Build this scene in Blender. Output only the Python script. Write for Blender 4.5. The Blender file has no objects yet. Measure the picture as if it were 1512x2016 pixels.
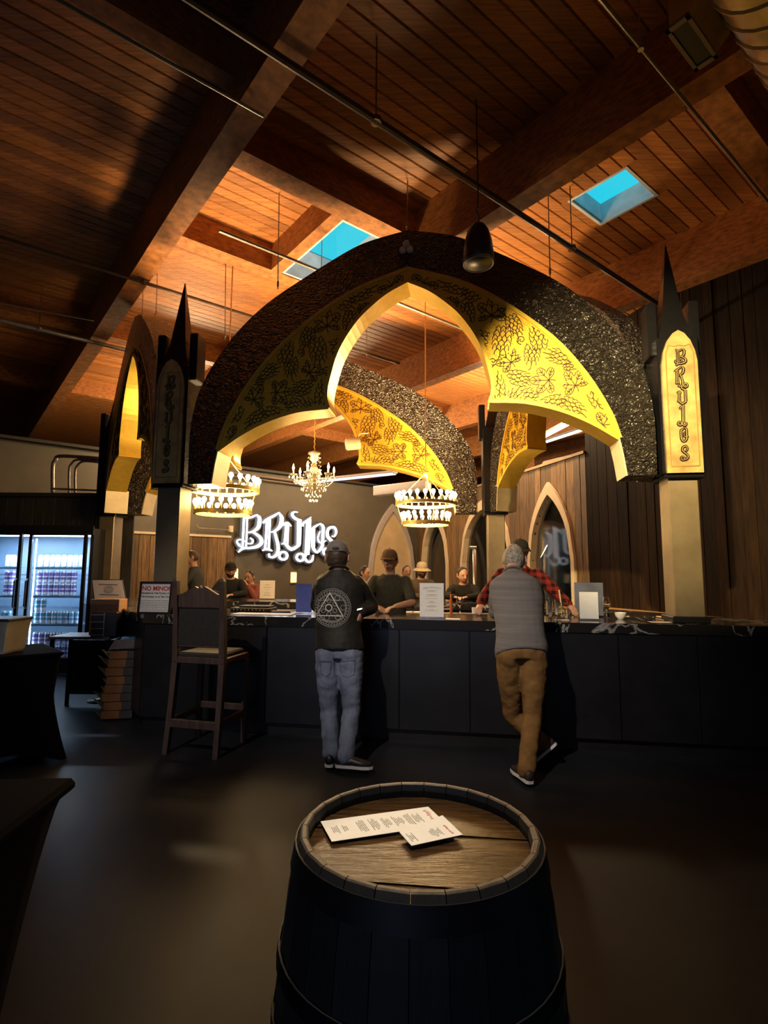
import bpy, bmesh, math, random
import numpy as np
from mathutils import Vector, Matrix, noise
from mathutils.geometry import tessellate_polygon
from mathutils.bvhtree import BVHTree

SC = bpy.context.scene
COL = SC.collection
random.seed(7)

# ------------------------------------------------------------------ camera
FPX = 1080.0
CAMH = 1.5
PITCH = math.atan(120 / FPX)
ROLL = 0.0064
cd = bpy.data.cameras.new('camera')
cam = bpy.data.objects.new('camera', cd)
COL.objects.link(cam)
cd.sensor_fit = 'VERTICAL'
cd.sensor_height = 36.0
cd.lens = FPX / 2016 * 36.0
cd.clip_start = 0.05
cd.clip_end = 200
FWD = Vector((0, math.cos(PITCH), math.sin(PITCH)))
UP0 = Vector((0, -math.sin(PITCH), math.cos(PITCH)))
RGT = Vector((1, 0, 0)) * math.cos(ROLL) + UP0 * math.sin(ROLL)
UPV = Vector((-1, 0, 0)) * math.sin(ROLL) + UP0 * math.cos(ROLL)
CAM = Vector((0, 0, CAMH))
cam.matrix_world = Matrix(((RGT.x, UPV.x, -FWD.x, 0), (RGT.y, UPV.y, -FWD.y, 0),
                           (RGT.z, UPV.z, -FWD.z, CAMH), (0, 0, 0, 1)))
SC.camera = cam

# ------------------------------------------------------------------ view and world
SC.view_settings.view_transform = 'Standard'
SC.view_settings.look = 'None'
SC.view_settings.exposure = 0.0
SC.view_settings.gamma = 1.0
SC.view_settings.use_curve_mapping = False
W = bpy.data.worlds.new('sky')
SC.world = W
W.use_nodes = True
bg = W.node_tree.nodes['Background']
bg.inputs[0].default_value = (0.02, 0.38, 0.50, 1)
bg.inputs[1].default_value = 1.7

def lamp(name, kind, loc, power, color, size=0.1, target=None, spot=60, blend=0.5, sy=None, spread=None):
    d = bpy.data.lights.new(name, kind)
    d.energy = power
    d.color = color
    if kind == 'AREA':
        d.size = size
        if sy:
            d.shape = 'RECTANGLE'
            d.size_y = sy
    else:
        d.shadow_soft_size = size
    if kind == 'SPOT':
        d.spot_size = math.radians(spot)
        d.spot_blend = blend
    if spread: d.spread = math.radians(spread)
    o = bpy.data.objects.new(name, d)
    COL.objects.link(o)
    o.location = loc
    if target is not None:
        o.rotation_euler = (Vector(target) - Vector(loc)).to_track_quat('-Z', 'Y').to_euler()
    return o

WARM = (1.0, 0.66, 0.32)
WARM2 = (1.0, 0.72, 0.40)
# assumed bluish daylight from behind the camera: added area light, no window built there
lamp('window_daylight', 'AREA', (-2.6, -4.4, 1.9), 11, (0.55, 0.66, 1.0), 4.0, (-0.8, 5, 0.4), sy=1.8, spread=75)
# spotlights added out of view to brighten the arch, barrel, counter, chair and duct
SPOTS = [('right arch panel', (-0.5, 0.3, 4.6), (2.4, 5.05, 2.82), 5400, 34, 1.0, (1.0, 0.74, 0.36)),
         ('barrel top', (0.1, 1.55, 4.8), (0.06, 1.32, 0.9), 560, 13, 0.5, (1.0, 0.84, 0.62)),
         ('front counter', (-1.6, 0.5, 4.7), (0.75, 4.8, 1.15), 950, 38, 1.0, (1.0, 0.84, 0.66)),
         ('bar chair', (-2.7, 0.8, 4.7), (-1.7, 4.9, 1.0), 420, 30, 1.0, (1.0, 0.86, 0.72)),
         ('spiral duct', (0.7, -1.2, 3.3), (2.2, 2.9, 4.5), 110, 30, 0.8, (1.0, 0.80, 0.50))]
for _n, _p, _t, _w, _a, _b, _c in SPOTS:
    lamp('track_lamp', 'SPOT', _p, _w, _c, 0.05, _t, _a, _b)
# added point lights without fixtures, brightening the back wall and side boards
lamp('back_room_lamp', 'POINT', (-4.2, 11.6, 4.4), 360, WARM2, 0.2)
lamp('back_room_lamp', 'POINT', (-0.6, 13.0, 4.4), 360, WARM2, 0.2)
lamp('side_aisle_lamp', 'POINT', (2.5, 10.6, 4.7), 330, WARM2, 0.2)

# ------------------------------------------------------------------ pixel <-> place helpers (measured on the 1512x2016 photograph)
def ray(px, py):
    return FWD + RGT * ((px - 756) / FPX) + UPV * ((1008 - py) / FPX)
def at(px, py, Y):
    d = ray(px, py)
    return CAM + d * (Y / d.y)
def hz(px, py, h):
    d = ray(px, py)
    return CAM + d * ((h - CAMH) / d.z)
def atd(px, py, P, n):
    d = ray(px, py)
    return CAM + d * (((Vector(P) - CAM).dot(n)) / d.dot(n))

# ------------------------------------------------------------------ object helpers
def thing(name, label, cat, loc=(0, 0, 0), rz=0.0, group=None, kind=None):
    o = bpy.data.objects.new(name, None)
    o.empty_display_size = 0.1
    COL.objects.link(o)
    o.location = loc
    o.rotation_euler = (0, 0, rz)
    tag(o, label, cat, group, kind)
    return o
def tag(o, label=None, cat=None, group=None, kind=None):
    if label: o['label'] = label
    if cat: o['category'] = cat
    if group: o['group'] = group
    if kind: o['kind'] = kind
    return o
def xf(o):
    return Matrix.Translation(o.location) @ o.rotation_euler.to_matrix().to_4x4()
def chain_xf(o):
    m = Matrix.LocRotScale(o.location, o.rotation_euler, o.scale)
    return chain_xf(o.parent) @ m if o.parent else m
def put(name, me, mat, parent=None, loc=None, world=False):
    o = bpy.data.objects.new(name, me)
    COL.objects.link(o)
    if mat is not None and len(me.materials) == 0:
        for m in (mat if isinstance(mat, (list, tuple)) else [mat]):
            me.materials.append(m)
    if loc is not None: o.location = loc
    if parent is not None:
        o.parent = parent
        if world:
            me.transform(chain_xf(parent).inverted())
    return o
def copy_tree(o, parent=None, loc=None, rz=None, label=None, group=None):
    c = o.copy()
    COL.objects.link(c)
    if parent is not None: c.parent = parent
    if loc is not None: c.location = loc
    if rz is not None: c.rotation_euler = (0, 0, rz)
    if label: c['label'] = label
    if group: c['group'] = group
    for ch in list(o.children):
        copy_tree(ch, c)
    return c

def catmull(pts, n=6, closed=False):
    P = [np.array(p, float) for p in pts]
    out = []
    N = len(P)
    rng = range(N if closed else N - 1)
    for i in rng:
        if closed:
            p0, p1, p2, p3 = P[i - 1], P[i], P[(i + 1) % N], P[(i + 2) % N]
        else:
            p1, p2 = P[i], P[i + 1]
            p0 = P[i - 1] if i > 0 else 2 * p1 - p2
            p3 = P[i + 2] if i + 2 < N else 2 * p2 - p1
        for k in range(n):
            t = k / n
            out.append(0.5 * ((2 * p1) + (-p0 + p2) * t + (2 * p0 - 5 * p1 + 4 * p2 - p3) * t * t + (-p0 + 3 * p1 - 3 * p2 + p3) * t ** 3))
    if not closed: out.append(P[-1])
    return out

class MB:
    """collects vertices and faces; build() links them as one mesh object"""
    def __init__(s):
        s.v = []; s.f = []; s.m = []
    def add(s, vs, fs, mi=0):
        b = len(s.v)
        s.v += [tuple(map(float, v)) for v in vs]
        s.f += [tuple(b + i for i in f) for f in fs]
        s.m += [mi] * len(fs)
        return s
    def box(s, c, d, rz=0.0, mi=0, M=None):
        x, y, z = d[0] / 2, d[1] / 2, d[2] / 2
        vs = [(-x, -y, -z), (x, -y, -z), (x, y, -z), (-x, y, -z), (-x, -y, z), (x, -y, z), (x, y, z), (-x, y, z)]
        if M is None:
            M = Matrix.Rotation(rz, 3, 'Z')
        vs = [M @ Vector(v) + Vector(c) for v in vs]
        return s.add(vs, [(0, 3, 2, 1), (4, 5, 6, 7), (0, 1, 5, 4), (1, 2, 6, 5), (2, 3, 7, 6), (3, 0, 4, 7)], mi)
    def cbox(s, c, d, ch=0.01, rz=0.0, mi=0):
        """box with chamfered edges"""
        bm = bmesh.new()
        bmesh.ops.create_cube(bm, size=1)
        for v in bm.verts: v.co = Vector((v.co.x * d[0], v.co.y * d[1], v.co.z * d[2]))
        bmesh.ops.bevel(bm, geom=bm.edges[:], offset=ch, segments=1, affect='EDGES')
        R = Matrix.Rotation(rz, 3, 'Z')
        vs = [R @ v.co + Vector(c) for v in bm.verts]
        fs = [[v.index for v in f.verts] for f in bm.faces]
        bm.verts.index_update()
        fs = [[v.index for v in f.verts] for f in bm.faces]
        bm.free()
        return s.add(vs, fs, mi)
    def prism(s, poly, O, U, V, N, d0, d1, mi=0):
        """2-D polygon (u,v) in frame O,U,V extruded along N from d0 to d1"""
        n = len(poly)
        O, U, V, N = Vector(O), Vector(U), Vector(V), Vector(N)
        a = [O + U * p[0] + V * p[1] + N * d0 for p in poly]
        b = [O + U * p[0] + V * p[1] + N * d1 for p in poly]
        tris = tessellate_polygon([[Vector((p[0], p[1], 0)) for p in poly]])
        fs = [tuple(t) for t in tris] + [tuple(n + i for i in reversed(t)) for t in tris]
        fs += [(i, (i + 1) % n, n + (i + 1) % n, n + i) for i in range(n)]
        return s.add(a + b, fs, mi)
    def tube(s, pts, r, seg=8, closed=False, caps=True, mi=0):
        P = [Vector(p) for p in pts]
        n = len(P)
        rs = r if isinstance(r, (list, tuple)) else [r] * n
        T = []
        for i in range(n):
            if closed: t = P[(i + 1) % n] - P[i - 1]
            else: t = P[min(i + 1, n - 1)] - P[max(i - 1, 0)]
            T.append(t.normalized() if t.length > 1e-9 else Vector((0, 0, 1)))
        a = Vector((0, 0, 1)) if abs(T[0].z) < 0.9 else Vector((1, 0, 0))
        x = (a - T[0] * a.dot(T[0])).normalized()
        vs = []
        for i in range(n):
            x = (x - T[i] * x.dot(T[i])).normalized()
            y = T[i].cross(x)
            for k in range(seg):
                an = 2 * math.pi * k / seg
                vs.append(P[i] + (x * math.cos(an) + y * math.sin(an)) * rs[i])
        fs = []
        for i in range(n if closed else n - 1):
            j = (i + 1) % n
            for k in range(seg):
                l = (k + 1) % seg
                fs.append((i * seg + k, i * seg + l, j * seg + l, j * seg + k))
        if caps and not closed:
            fs.append(tuple(reversed(range(seg))))
            fs.append(tuple((n - 1) * seg + k for k in range(seg)))
        return s.add(vs, fs, mi)
    def lathe(s, prof, c=(0, 0, 0), seg=20, mi=0, cap=True, sx=1, sy=1):
        c = Vector(c)
        vs = []; n = len(prof)
        for r, z in prof:
            for k in range(seg):
                an = 2 * math.pi * k / seg
                vs.append(c + Vector((r * math.cos(an) * sx, r * math.sin(an) * sy, z)))
        fs = [(i * seg + k, i * seg + (k + 1) % seg, (i + 1) * seg + (k + 1) % seg, (i + 1) * seg + k) for i in range(n - 1) for k in range(seg)]
        if cap:
            if prof[0][0] > 1e-6: fs.append(tuple(reversed(range(seg))))
            if prof[-1][0] > 1e-6: fs.append(tuple((n - 1) * seg + k for k in range(seg)))
        return s.add(vs, fs, mi)
    def sphere(s, c, r, seg=10, rings=7, mi=0):
        prof = [(max(1e-5, math.sin(math.pi * i / rings)), -math.cos(math.pi * i / rings)) for i in range(rings + 1)]
        c = Vector(c)
        rr = r if isinstance(r, (tuple, list, Vector)) else (r, r, r)
        b = MB().lathe(prof, seg=seg, cap=False)
        return s.add([c + Vector((v[0] * rr[0], v[1] * rr[1], v[2] * rr[2])) for v in b.v], b.f, mi)
    def loft(s, secs, seg=16, mi=0):
        """secs: (centre, xdir, ydir, rx, ry); closed with caps"""
        vs = []
        for c, x, y, rx, ry in secs:
            c, x, y = Vector(c), Vector(x), Vector(y)
            for k in range(seg):
                a = 2 * math.pi * k / seg
                vs.append(c + x * (rx * math.cos(a)) + y * (ry * math.sin(a)))
        n = len(secs)
        fs = [(i * seg + k, i * seg + (k + 1) % seg, (i + 1) * seg + (k + 1) % seg, (i + 1) * seg + k) for i in range(n - 1) for k in range(seg)]
        fs.append(tuple(reversed(range(seg))))
        fs.append(tuple((n - 1) * seg + k for k in range(seg)))
        return s.add(vs, fs, mi)
    def mesh(s, name, smooth=False):
        me = bpy.data.meshes.new(name)
        me.from_pydata(s.v, [], s.f)
        if any(s.m):
            me.polygons.foreach_set('material_index', s.m)
        if smooth:
            me.polygons.foreach_set('use_smooth', [True] * len(me.polygons))
        me.update()
        bm = bmesh.new(); bm.from_mesh(me)
        bmesh.ops.recalc_face_normals(bm, faces=bm.faces[:])
        bm.to_mesh(me); bm.free()
        return me
    def build(s, name, mat, parent=None, smooth=False, world=False, loc=None, auto=None):
        me = s.mesh(name, smooth)
        o = put(name, me, mat, parent, loc, world)
        if auto:
            me.polygons.foreach_set('use_smooth', [True] * len(me.polygons))
            ang = math.radians(auto)
            bm = bmesh.new(); bm.from_mesh(me)
            for e in bm.edges:
                if len(e.link_faces) == 2 and e.calc_face_angle(0) > ang: e.smooth = False
            bm.to_mesh(me); bm.free()
        return o

def ribbon(mb, pts, w, O, U, V, N, d0, d1, mi=0):
    """a stroke of width w (number or list) along 2-D points, extruded"""
    P = [np.array(p, float) for p in pts]
    n = len(P)
    ws = w if isinstance(w, (list, tuple)) else [w] * n
    L = []; R = []
    for i in range(n):
        t = P[min(i + 1, n - 1)] - P[max(i - 1, 0)]
        t = t / (np.linalg.norm(t) + 1e-9)
        q = np.array([-t[1], t[0]])
        L.append(P[i] + q * ws[i] / 2); R.append(P[i] - q * ws[i] / 2)
    O, U, V, N = Vector(O), Vector(U), Vector(V), Vector(N)
    g = lambda p, d: O + U * float(p[0]) + V * float(p[1]) + N * d
    vs = []
    for i in range(n):
        vs += [g(L[i], d0), g(R[i], d0), g(R[i], d1), g(L[i], d1)]
    fs = []
    for i in range(n - 1):
        a, b = i * 4, i * 4 + 4
        for k in range(4):
            l = (k + 1) % 4
            fs.append((a + k, a + l, b + l, b + k))
    fs.append((0, 3, 2, 1)); e = (n - 1) * 4
    fs.append((e, e + 1, e + 2, e + 3))
    mb.add(vs, fs, mi)

def text_mesh(body, size, extrude=0.001, font_shear=0.0, space=1.0, bold=0.0, align='CENTER'):
    c = bpy.data.curves.new('txt', 'FONT')
    c.body = body; c.size = size; c.extrude = extrude; c.align_x = align; c.shear = font_shear
    c.space_character = space; c.offset = bold; c.resolution_u = 3
    o = bpy.data.objects.new('txt', c)
    COL.objects.link(o)
    bpy.context.view_layer.update()
    dg = bpy.context.evaluated_depsgraph_get()
    me = bpy.data.meshes.new_from_object(o.evaluated_get(dg))
    bpy.data.objects.remove(o); bpy.data.curves.remove(c)
    me.materials.clear()
    return me
def frame_mat(O, U, V, N):
    U, V, N, O = Vector(U), Vector(V), Vector(N), Vector(O)
    return Matrix(((U.x, V.x, N.x, O.x), (U.y, V.y, N.y, O.y), (U.z, V.z, N.z, O.z), (0, 0, 0, 1)))

# ------------------------------------------------------------------ materials
MATS = {}
class NT:
    def __init__(s, name):
        s.m = bpy.data.materials.new(name); s.m.use_nodes = True
        s.t = s.m.node_tree; s.b = s.t.nodes['Principled BSDF']
    def n(s, typ, **kw):
        x = s.t.nodes.new(typ)
        for k, v in kw.items():
            if k in x.inputs.keys() if not hasattr(x, k) else False: x.inputs[k].default_value = v
            else: setattr(x, k, v)
        return x
    def l(s, a, b): s.t.links.new(a, b)
def mat(name, col=(0.5, 0.5, 0.5), rough=0.5, metal=0.0, var=0.0, scale=8.0, stretch=(1, 1, 1), bump=0.0, bscale=None,
        emit=None, estr=0.0, rot=(0, 0, 0), rnd=0.0, col2=None, kind=None, coat=0.0, alpha=None, spec=None, trans=0.0, bdist=0.01, coords='pos'):
    if name in MATS: return MATS[name]
    k = NT(name); b = k.b
    b.inputs['Base Color'].default_value = (*col, 1)
    b.inputs['Roughness'].default_value = rough
    b.inputs['Metallic'].default_value = metal
    if coat: b.inputs['Coat Weight'].default_value = coat; b.inputs['Coat Roughness'].default_value = 0.15
    if spec is not None: b.inputs['Specular IOR Level'].default_value = spec
    if trans: b.inputs['Transmission Weight'].default_value = trans
    if emit: b.inputs['Emission Color'].default_value = (*emit, 1); b.inputs['Emission Strength'].default_value = estr
    if var or bump or rnd:
        g = k.n('ShaderNodeNewGeometry'); tc = k.n('ShaderNodeTexCoord')
        mp = k.n('ShaderNodeMapping'); mp.inputs['Rotation'].default_value = rot; mp.inputs['Scale'].default_value = stretch
        k.l(g.outputs['Position'] if coords == 'pos' else tc.outputs['Object'], mp.inputs['Vector'])
        vec = mp.outputs['Vector']
        oi = k.n('ShaderNodeObjectInfo')
        if rnd:
            ad = k.n('ShaderNodeVectorMath', operation='ADD'); sc = k.n('ShaderNodeVectorMath', operation='SCALE')
            cx = k.n('ShaderNodeCombineXYZ')
            for i in range(3): k.l(oi.outputs['Random'], cx.inputs[i])
            sc.inputs['Scale'].default_value = 37.0
            k.l(cx.outputs[0], sc.inputs[0]); k.l(vec, ad.inputs[0]); k.l(sc.outputs[0], ad.inputs[1]); vec = ad.outputs[0]
        nz = k.n('ShaderNodeTexNoise'); nz.inputs['Scale'].default_value = scale; nz.inputs['Detail'].default_value = 6; nz.inputs['Roughness'].default_value = 0.6
        k.l(vec, nz.inputs['Vector'])
        c2 = col2 or tuple(c * (1 - var) for c in col)
        cr = k.n('ShaderNodeValToRGB'); cr.color_ramp.elements[0].position = 0.32; cr.color_ramp.elements[1].position = 0.68
        cr.color_ramp.elements[0].color = (*c2, 1)
        cr.color_ramp.elements[1].color = (*[min(1, c * (1 + var * 0.5)) for c in col], 1)
        k.l(nz.outputs['Fac'], cr.inputs['Fac'])
        out = cr.outputs['Color']
        if rnd:
            mr = k.n('ShaderNodeMapRange'); mr.inputs['To Min'].default_value = 1 - rnd; mr.inputs['To Max'].default_value = 1 + rnd * 0.7
            k.l(oi.outputs['Random'], mr.inputs['Value'])
            mx = k.n('ShaderNodeVectorMath', operation='SCALE'); k.l(out, mx.inputs[0]); k.l(mr.outputs[0], mx.inputs['Scale']); out = mx.outputs[0]
        k.l(out, b.inputs['Base Color'])
        if bump:
            bn = nz
            if bscale:
                bn = k.n('ShaderNodeTexNoise'); bn.inputs['Scale'].default_value = bscale; bn.inputs['Detail'].default_value = 3; k.l(vec, bn.inputs['Vector'])
            bp = k.n('ShaderNodeBump'); bp.inputs['Strength'].default_value = bump; bp.inputs['Distance'].default_value = bdist
            k.l(bn.outputs['Fac'], bp.inputs['Height']); k.l(bp.outputs[0], b.inputs['Normal'])
    MATS[name] = k.m
    return k.m
def mat_thin_glass(name, tint=(0.9, 0.95, 1.0), gloss=0.08, rough=0.02):
    if name in MATS: return MATS[name]
    k = NT(name); k.t.nodes.remove(k.b)
    tr = k.n('ShaderNodeBsdfTransparent'); tr.inputs[0].default_value = (*tint, 1)
    gl = k.n('ShaderNodeBsdfGlossy'); gl.inputs['Roughness'].default_value = rough
    fr = k.n('ShaderNodeLayerWeight'); fr.inputs['Blend'].default_value = 0.5
    pw = k.n('ShaderNodeMath', operation='POWER'); pw.inputs[1].default_value = 5.0
    mx = k.n('ShaderNodeMixShader')
    ad = k.n('ShaderNodeMath', operation='ADD'); ad.inputs[1].default_value = gloss; ad.use_clamp = True
    k.l(fr.outputs['Facing'], pw.inputs[0]); k.l(pw.outputs[0], ad.inputs[0]); k.l(ad.outputs[0], mx.inputs[0])
    k.l(tr.outputs[0], mx.inputs[1]); k.l(gl.outputs[0], mx.inputs[2])
    k.l(mx.outputs[0], k.t.nodes['Material Output'].inputs[0])
    MATS[name] = k.m
    return k.m
def mat_hammered(name, col, rough=0.3):
    """hammered, wrinkled black metal skin of the canopy"""
    k = NT(name); b = k.b
    b.inputs['Base Color'].default_value = (*col, 1); b.inputs['Roughness'].default_value = rough; b.inputs['Metallic'].default_value = 0.85
    g = k.n('ShaderNodeNewGeometry'); mp = k.n('ShaderNodeMapping'); mp.inputs['Scale'].default_value = (1, 1, 1.5)
    k.l(g.outputs['Position'], mp.inputs[0])
    w = k.n('ShaderNodeTexNoise'); w.inputs['Scale'].default_value = 9; k.l(mp.outputs[0], w.inputs['Vector'])
    ad = k.n('ShaderNodeMixRGB'); ad.blend_type = 'ADD'; ad.inputs[0].default_value = 0.12; k.l(mp.outputs[0], ad.inputs[1]); k.l(w.outputs['Color'], ad.inputs[2])
    n = k.n('ShaderNodeTexNoise'); n.inputs['Scale'].default_value = 22; n.inputs['Detail'].default_value = 1; n.inputs['Distortion'].default_value = 1.2
    k.l(ad.outputs[0], n.inputs['Vector'])
    bp = k.n('ShaderNodeBump'); bp.inputs['Strength'].default_value = 1.0; bp.inputs['Distance'].default_value = 0.09
    k.l(n.outputs['Fac'], bp.inputs['Height']); k.l(bp.outputs[0], b.inputs['Normal'])
    MATS[name] = k.m
    return k.m
def mat_marble(name):
    k = NT(name); b = k.b
    b.inputs['Roughness'].default_value = 0.14
    g = k.n('ShaderNodeNewGeometry'); mp = k.n('ShaderNodeMapping'); mp.inputs['Rotation'].default_value = (0.4, 0.5, 0.6)
    k.l(g.outputs['Position'], mp.inputs[0])
    n = k.n('ShaderNodeTexNoise'); n.inputs['Scale'].default_value = 1.6; n.inputs['Detail'].default_value = 5; n.inputs['Distortion'].default_value = 1.5
    k.l(mp.outputs[0], n.inputs['Vector'])
    r = k.n('ShaderNodeValToRGB'); e = r.color_ramp.elements
    e[0].position = 0.485; e[0].color = (0.018, 0.017, 0.017, 1); e[1].position = 0.5; e[1].color = (0.35, 0.33, 0.31, 1)
    x = e.new(0.515); x.color = (0.018, 0.017, 0.017, 1)
    k.l(n.outputs['Fac'], r.inputs[0]); k.l(r.outputs[0], b.inputs['Base Color'])
    MATS[name] = k.m
    return k.m

AA = math.radians(38.5)                         # the roof grid is turned 38.5 degrees to the camera
DA = Vector((math.cos(AA), math.sin(AA), 0))    # along the boards
DB = Vector((-math.sin(AA), math.cos(AA), 0))   # along the big beams
M_PLANK = mat('ceiling_board_wood', (0.46, 0.175, 0.043), 0.55, var=0.45, scale=5, stretch=(0.6, 9, 9), rot=(0, 0, -AA), rnd=0.35, bump=0.15)
M_BEAM = mat('beam_wood', (0.43, 0.165, 0.042), 0.6, var=0.5, scale=4, stretch=(3, 3, 9), rot=(0, 0, -AA), bump=0.2, rnd=0.15)
M_CONC = mat('polished_concrete', (0.015, 0.017, 0.023), 0.44, var=0.4, scale=1.3, bump=0.05, bscale=14, spec=0.16)
M_BLACK = mat('black_paint', (0.012, 0.012, 0.013), 0.35, var=0.2, scale=6)
M_BLACKW = mat('black_stained_wood', (0.02, 0.017, 0.015), 0.5, var=0.3, scale=6, stretch=(6, 6, 1))
M_HAM = mat_hammered('hammered_black_metal', (0.12, 0.11, 0.095), 0.26)
M_GLOSSB = mat('gloss_black_metal', (0.012, 0.012, 0.014), 0.22, metal=0.3, var=0.15, scale=9, bump=0.15, bscale=18)
M_GOLD = mat('gold_leaf', (0.85, 0.54, 0.045), 0.42, metal=0.55, var=0.18, scale=9, bump=0.25, bscale=26)
M_GOLDE = mat('gold_edge', (0.88, 0.60, 0.08), 0.35, metal=0.5, var=0.1, scale=14)
M_GOLDP = mat('aged_gold_panel', (0.66, 0.47, 0.17), 0.42, metal=0.4, var=0.4, scale=6, bump=0.1)
M_ENGR = mat('engraved_line', (0.07, 0.022, 0.002), 0.6, var=0.2)
M_DARKL = mat('dark_lettering', (0.012, 0.006, 0.003), 0.4, var=0.2)
M_MARBLE = mat_marble('black_marble')
M_WALL = mat('olive_wall_paint', (0.105, 0.09, 0.065), 0.7, var=0.12, scale=3, bump=0.05)
M_WALLD = mat('dark_wall_paint', (0.03, 0.028, 0.024), 0.7, var=0.15, scale=3)
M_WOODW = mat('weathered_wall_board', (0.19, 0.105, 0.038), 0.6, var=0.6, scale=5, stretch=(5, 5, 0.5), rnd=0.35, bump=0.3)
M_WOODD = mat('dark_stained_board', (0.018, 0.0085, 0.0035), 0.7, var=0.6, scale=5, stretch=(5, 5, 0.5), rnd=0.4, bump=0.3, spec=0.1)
M_TRIM = mat('cream_trim', (0.62, 0.50, 0.33), 0.5, var=0.1, scale=5)
M_STEEL = mat('brushed_steel', (0.55, 0.54, 0.52), 0.28, metal=1.0, var=0.1, scale=20, stretch=(1, 1, 8))
M_PIPE = mat('galvanised_pipe', (0.40, 0.37, 0.33), 0.38, metal=0.8, var=0.2, scale=18)
M_PIPED = mat('dark_pipe', (0.10, 0.07, 0.05), 0.45, metal=0.6, var=0.3, scale=12)
M_GLASS = mat_thin_glass('clear_glass')
M_WHITE = mat('white_gloss', (0.8, 0.8, 0.78), 0.4, var=0.04)
M_PAPER = mat('menu_paper', (0.82, 0.79, 0.74), 0.7, var=0.04, scale=30)
M_INK = mat('printed_ink', (0.20, 0.18, 0.17), 0.8, var=0.1)
M_RED = mat('red_print', (0.55, 0.04, 0.04), 0.7, var=0.05)
# ------------------------------------------------------------------ the room
CEIL = 5.6
def PAB(a, b, z=0.0):
    p = DA * a + DB * b
    return Vector((p.x, p.y, z))

MB().box((0, 14, -0.05), (70, 60, 0.1)).build('floor', M_CONC)['kind'] = 'structure'

HOLES = [(3.06, 3.88, 4.60, 5.96), (5.08, 5.76, 2.49, 3.17)]     # roof-light openings in roof coordinates
BEAMS = [1.57, 4.0, 6.75, 9.5, 12.25, 15.0, 17.75]
BW = 0.22
mb = MB()
def rects(a0, a1, b0, b1):
    """roof rectangle minus the roof-light openings"""
    out = [(a0, a1, b0, b1)]
    for h in HOLES:
        nx = []
        for r in out:
            if h[1] <= r[0] or h[0] >= r[1] or h[3] <= r[2] or h[2] >= r[3]:
                nx.append(r); continue
            if h[0] > r[0]: nx.append((r[0], h[0], r[2], r[3]))
            if h[1] < r[1]: nx.append((h[1], r[1], r[2], r[3]))
            a, b = max(h[0], r[0]), min(h[1], r[1])
            if h[2] > r[2]: nx.append((a, b, r[2], h[2]))
            if h[3] < r[3]: nx.append((a, b, h[3], r[3]))
        out = nx
    return out
def ab_box(mb, a0, a1, b0, b1, z0, z1):
    c = PAB((a0 + a1) / 2, (b0 + b1) / 2, (z0 + z1) / 2)
    mb.box(c, (a1 - a0, b1 - b0, z1 - z0), AA)
for r in rects(-16, 34, -14, 44):
    ab_box(mb, r[0], r[1], r[2], r[3], CEIL + 0.032, CEIL + 0.12)
ceiling = mb.build('ceiling', M_BLACKW)
ceiling['kind'] = 'structure'
# boards: shared mesh with a chamfered lower edge; nearest 300 are parts, the rest one part
PW = 0.142
def plank_mesh():
    w, t, c = PW / 2 - 0.002, 0.03, 0.010
    prof = [(-w, t), (-w, c), (-w + c, 0), (w - c, 0), (w, c), (w, t)]
    vs = [(x, y, z) for x in (-0.5, 0.5) for y, z in prof]
    n = len(prof)
    fs = [(i, (i + 1) % n, n + (i + 1) % n, n + i) for i in range(n)] + [tuple(range(n))[::-1], tuple(range(n, 2 * n))]
    return vs, fs
pv, pf = plank_mesh()
pme = bpy.data.meshes.new('plank'); pme.from_pydata(pv, [], pf); pme.update(); pme.materials.append(M_PLANK)
bays = [(-14, BEAMS[0])] + [(BEAMS[i], BEAMS[i + 1]) for i in range(len(BEAMS) - 1)] + [(BEAMS[-1], 30)]
near = []; rest = MB()
for bi, (a0, a1) in enumerate(bays):
    b = -4.0
    while b < 36:
        # long runs are butted from shorter boards
        cuts = [a0, a1]
        if bi == 0: cuts = [a0, -3.0, a1]
        for i in range(len(cuts) - 1):
            for r in rects(cuts[i] + 0.001, cuts[i + 1] - 0.001, b, b + PW):
                if r[3] - r[2] < PW * 0.45 or r[1] - r[0] < 0.05: continue
                bc = (r[2] + r[3]) / 2
                c = PAB((r[0] + r[1]) / 2, bc, CEIL)
                vis = c.y > 1.5 and bi < 5
                dist = (c - CAM).length
                L = r[1] - r[0]
                if vis and (bi > 0 or i == 1) and (bi == 0 and 3.2 < bc < 13.5 or bi == 1 and 1.6 < bc < 14.5 or bi == 2 and 0.9 < bc < 12.5 or bi == 3 and 0.5 < bc < 7.5):
                    near.append((dist, c, L))
                else:
                    rest.add([Matrix.Rotation(AA, 3, 'Z') @ Vector((v[0] * L, v[1], v[2])) + c for v in pv], pf)
        b += PW
near.sort(key=lambda q: q[0])
for k, (d, c, L) in enumerate(near):
    if k < 300:
        o = bpy.data.objects.new('plank', pme); COL.objects.link(o)
        o.location = c; o.rotation_euler = (0, 0, AA); o.scale = (L, 1, 1); o.parent = ceiling
    else:
        rest.add([Matrix.Rotation(AA, 3, 'Z') @ Vector((v[0] * L, v[1], v[2])) + c for v in pv], pf)
o = rest.build('far_boards', M_PLANK, ceiling); o['kind'] = 'stuff'
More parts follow.
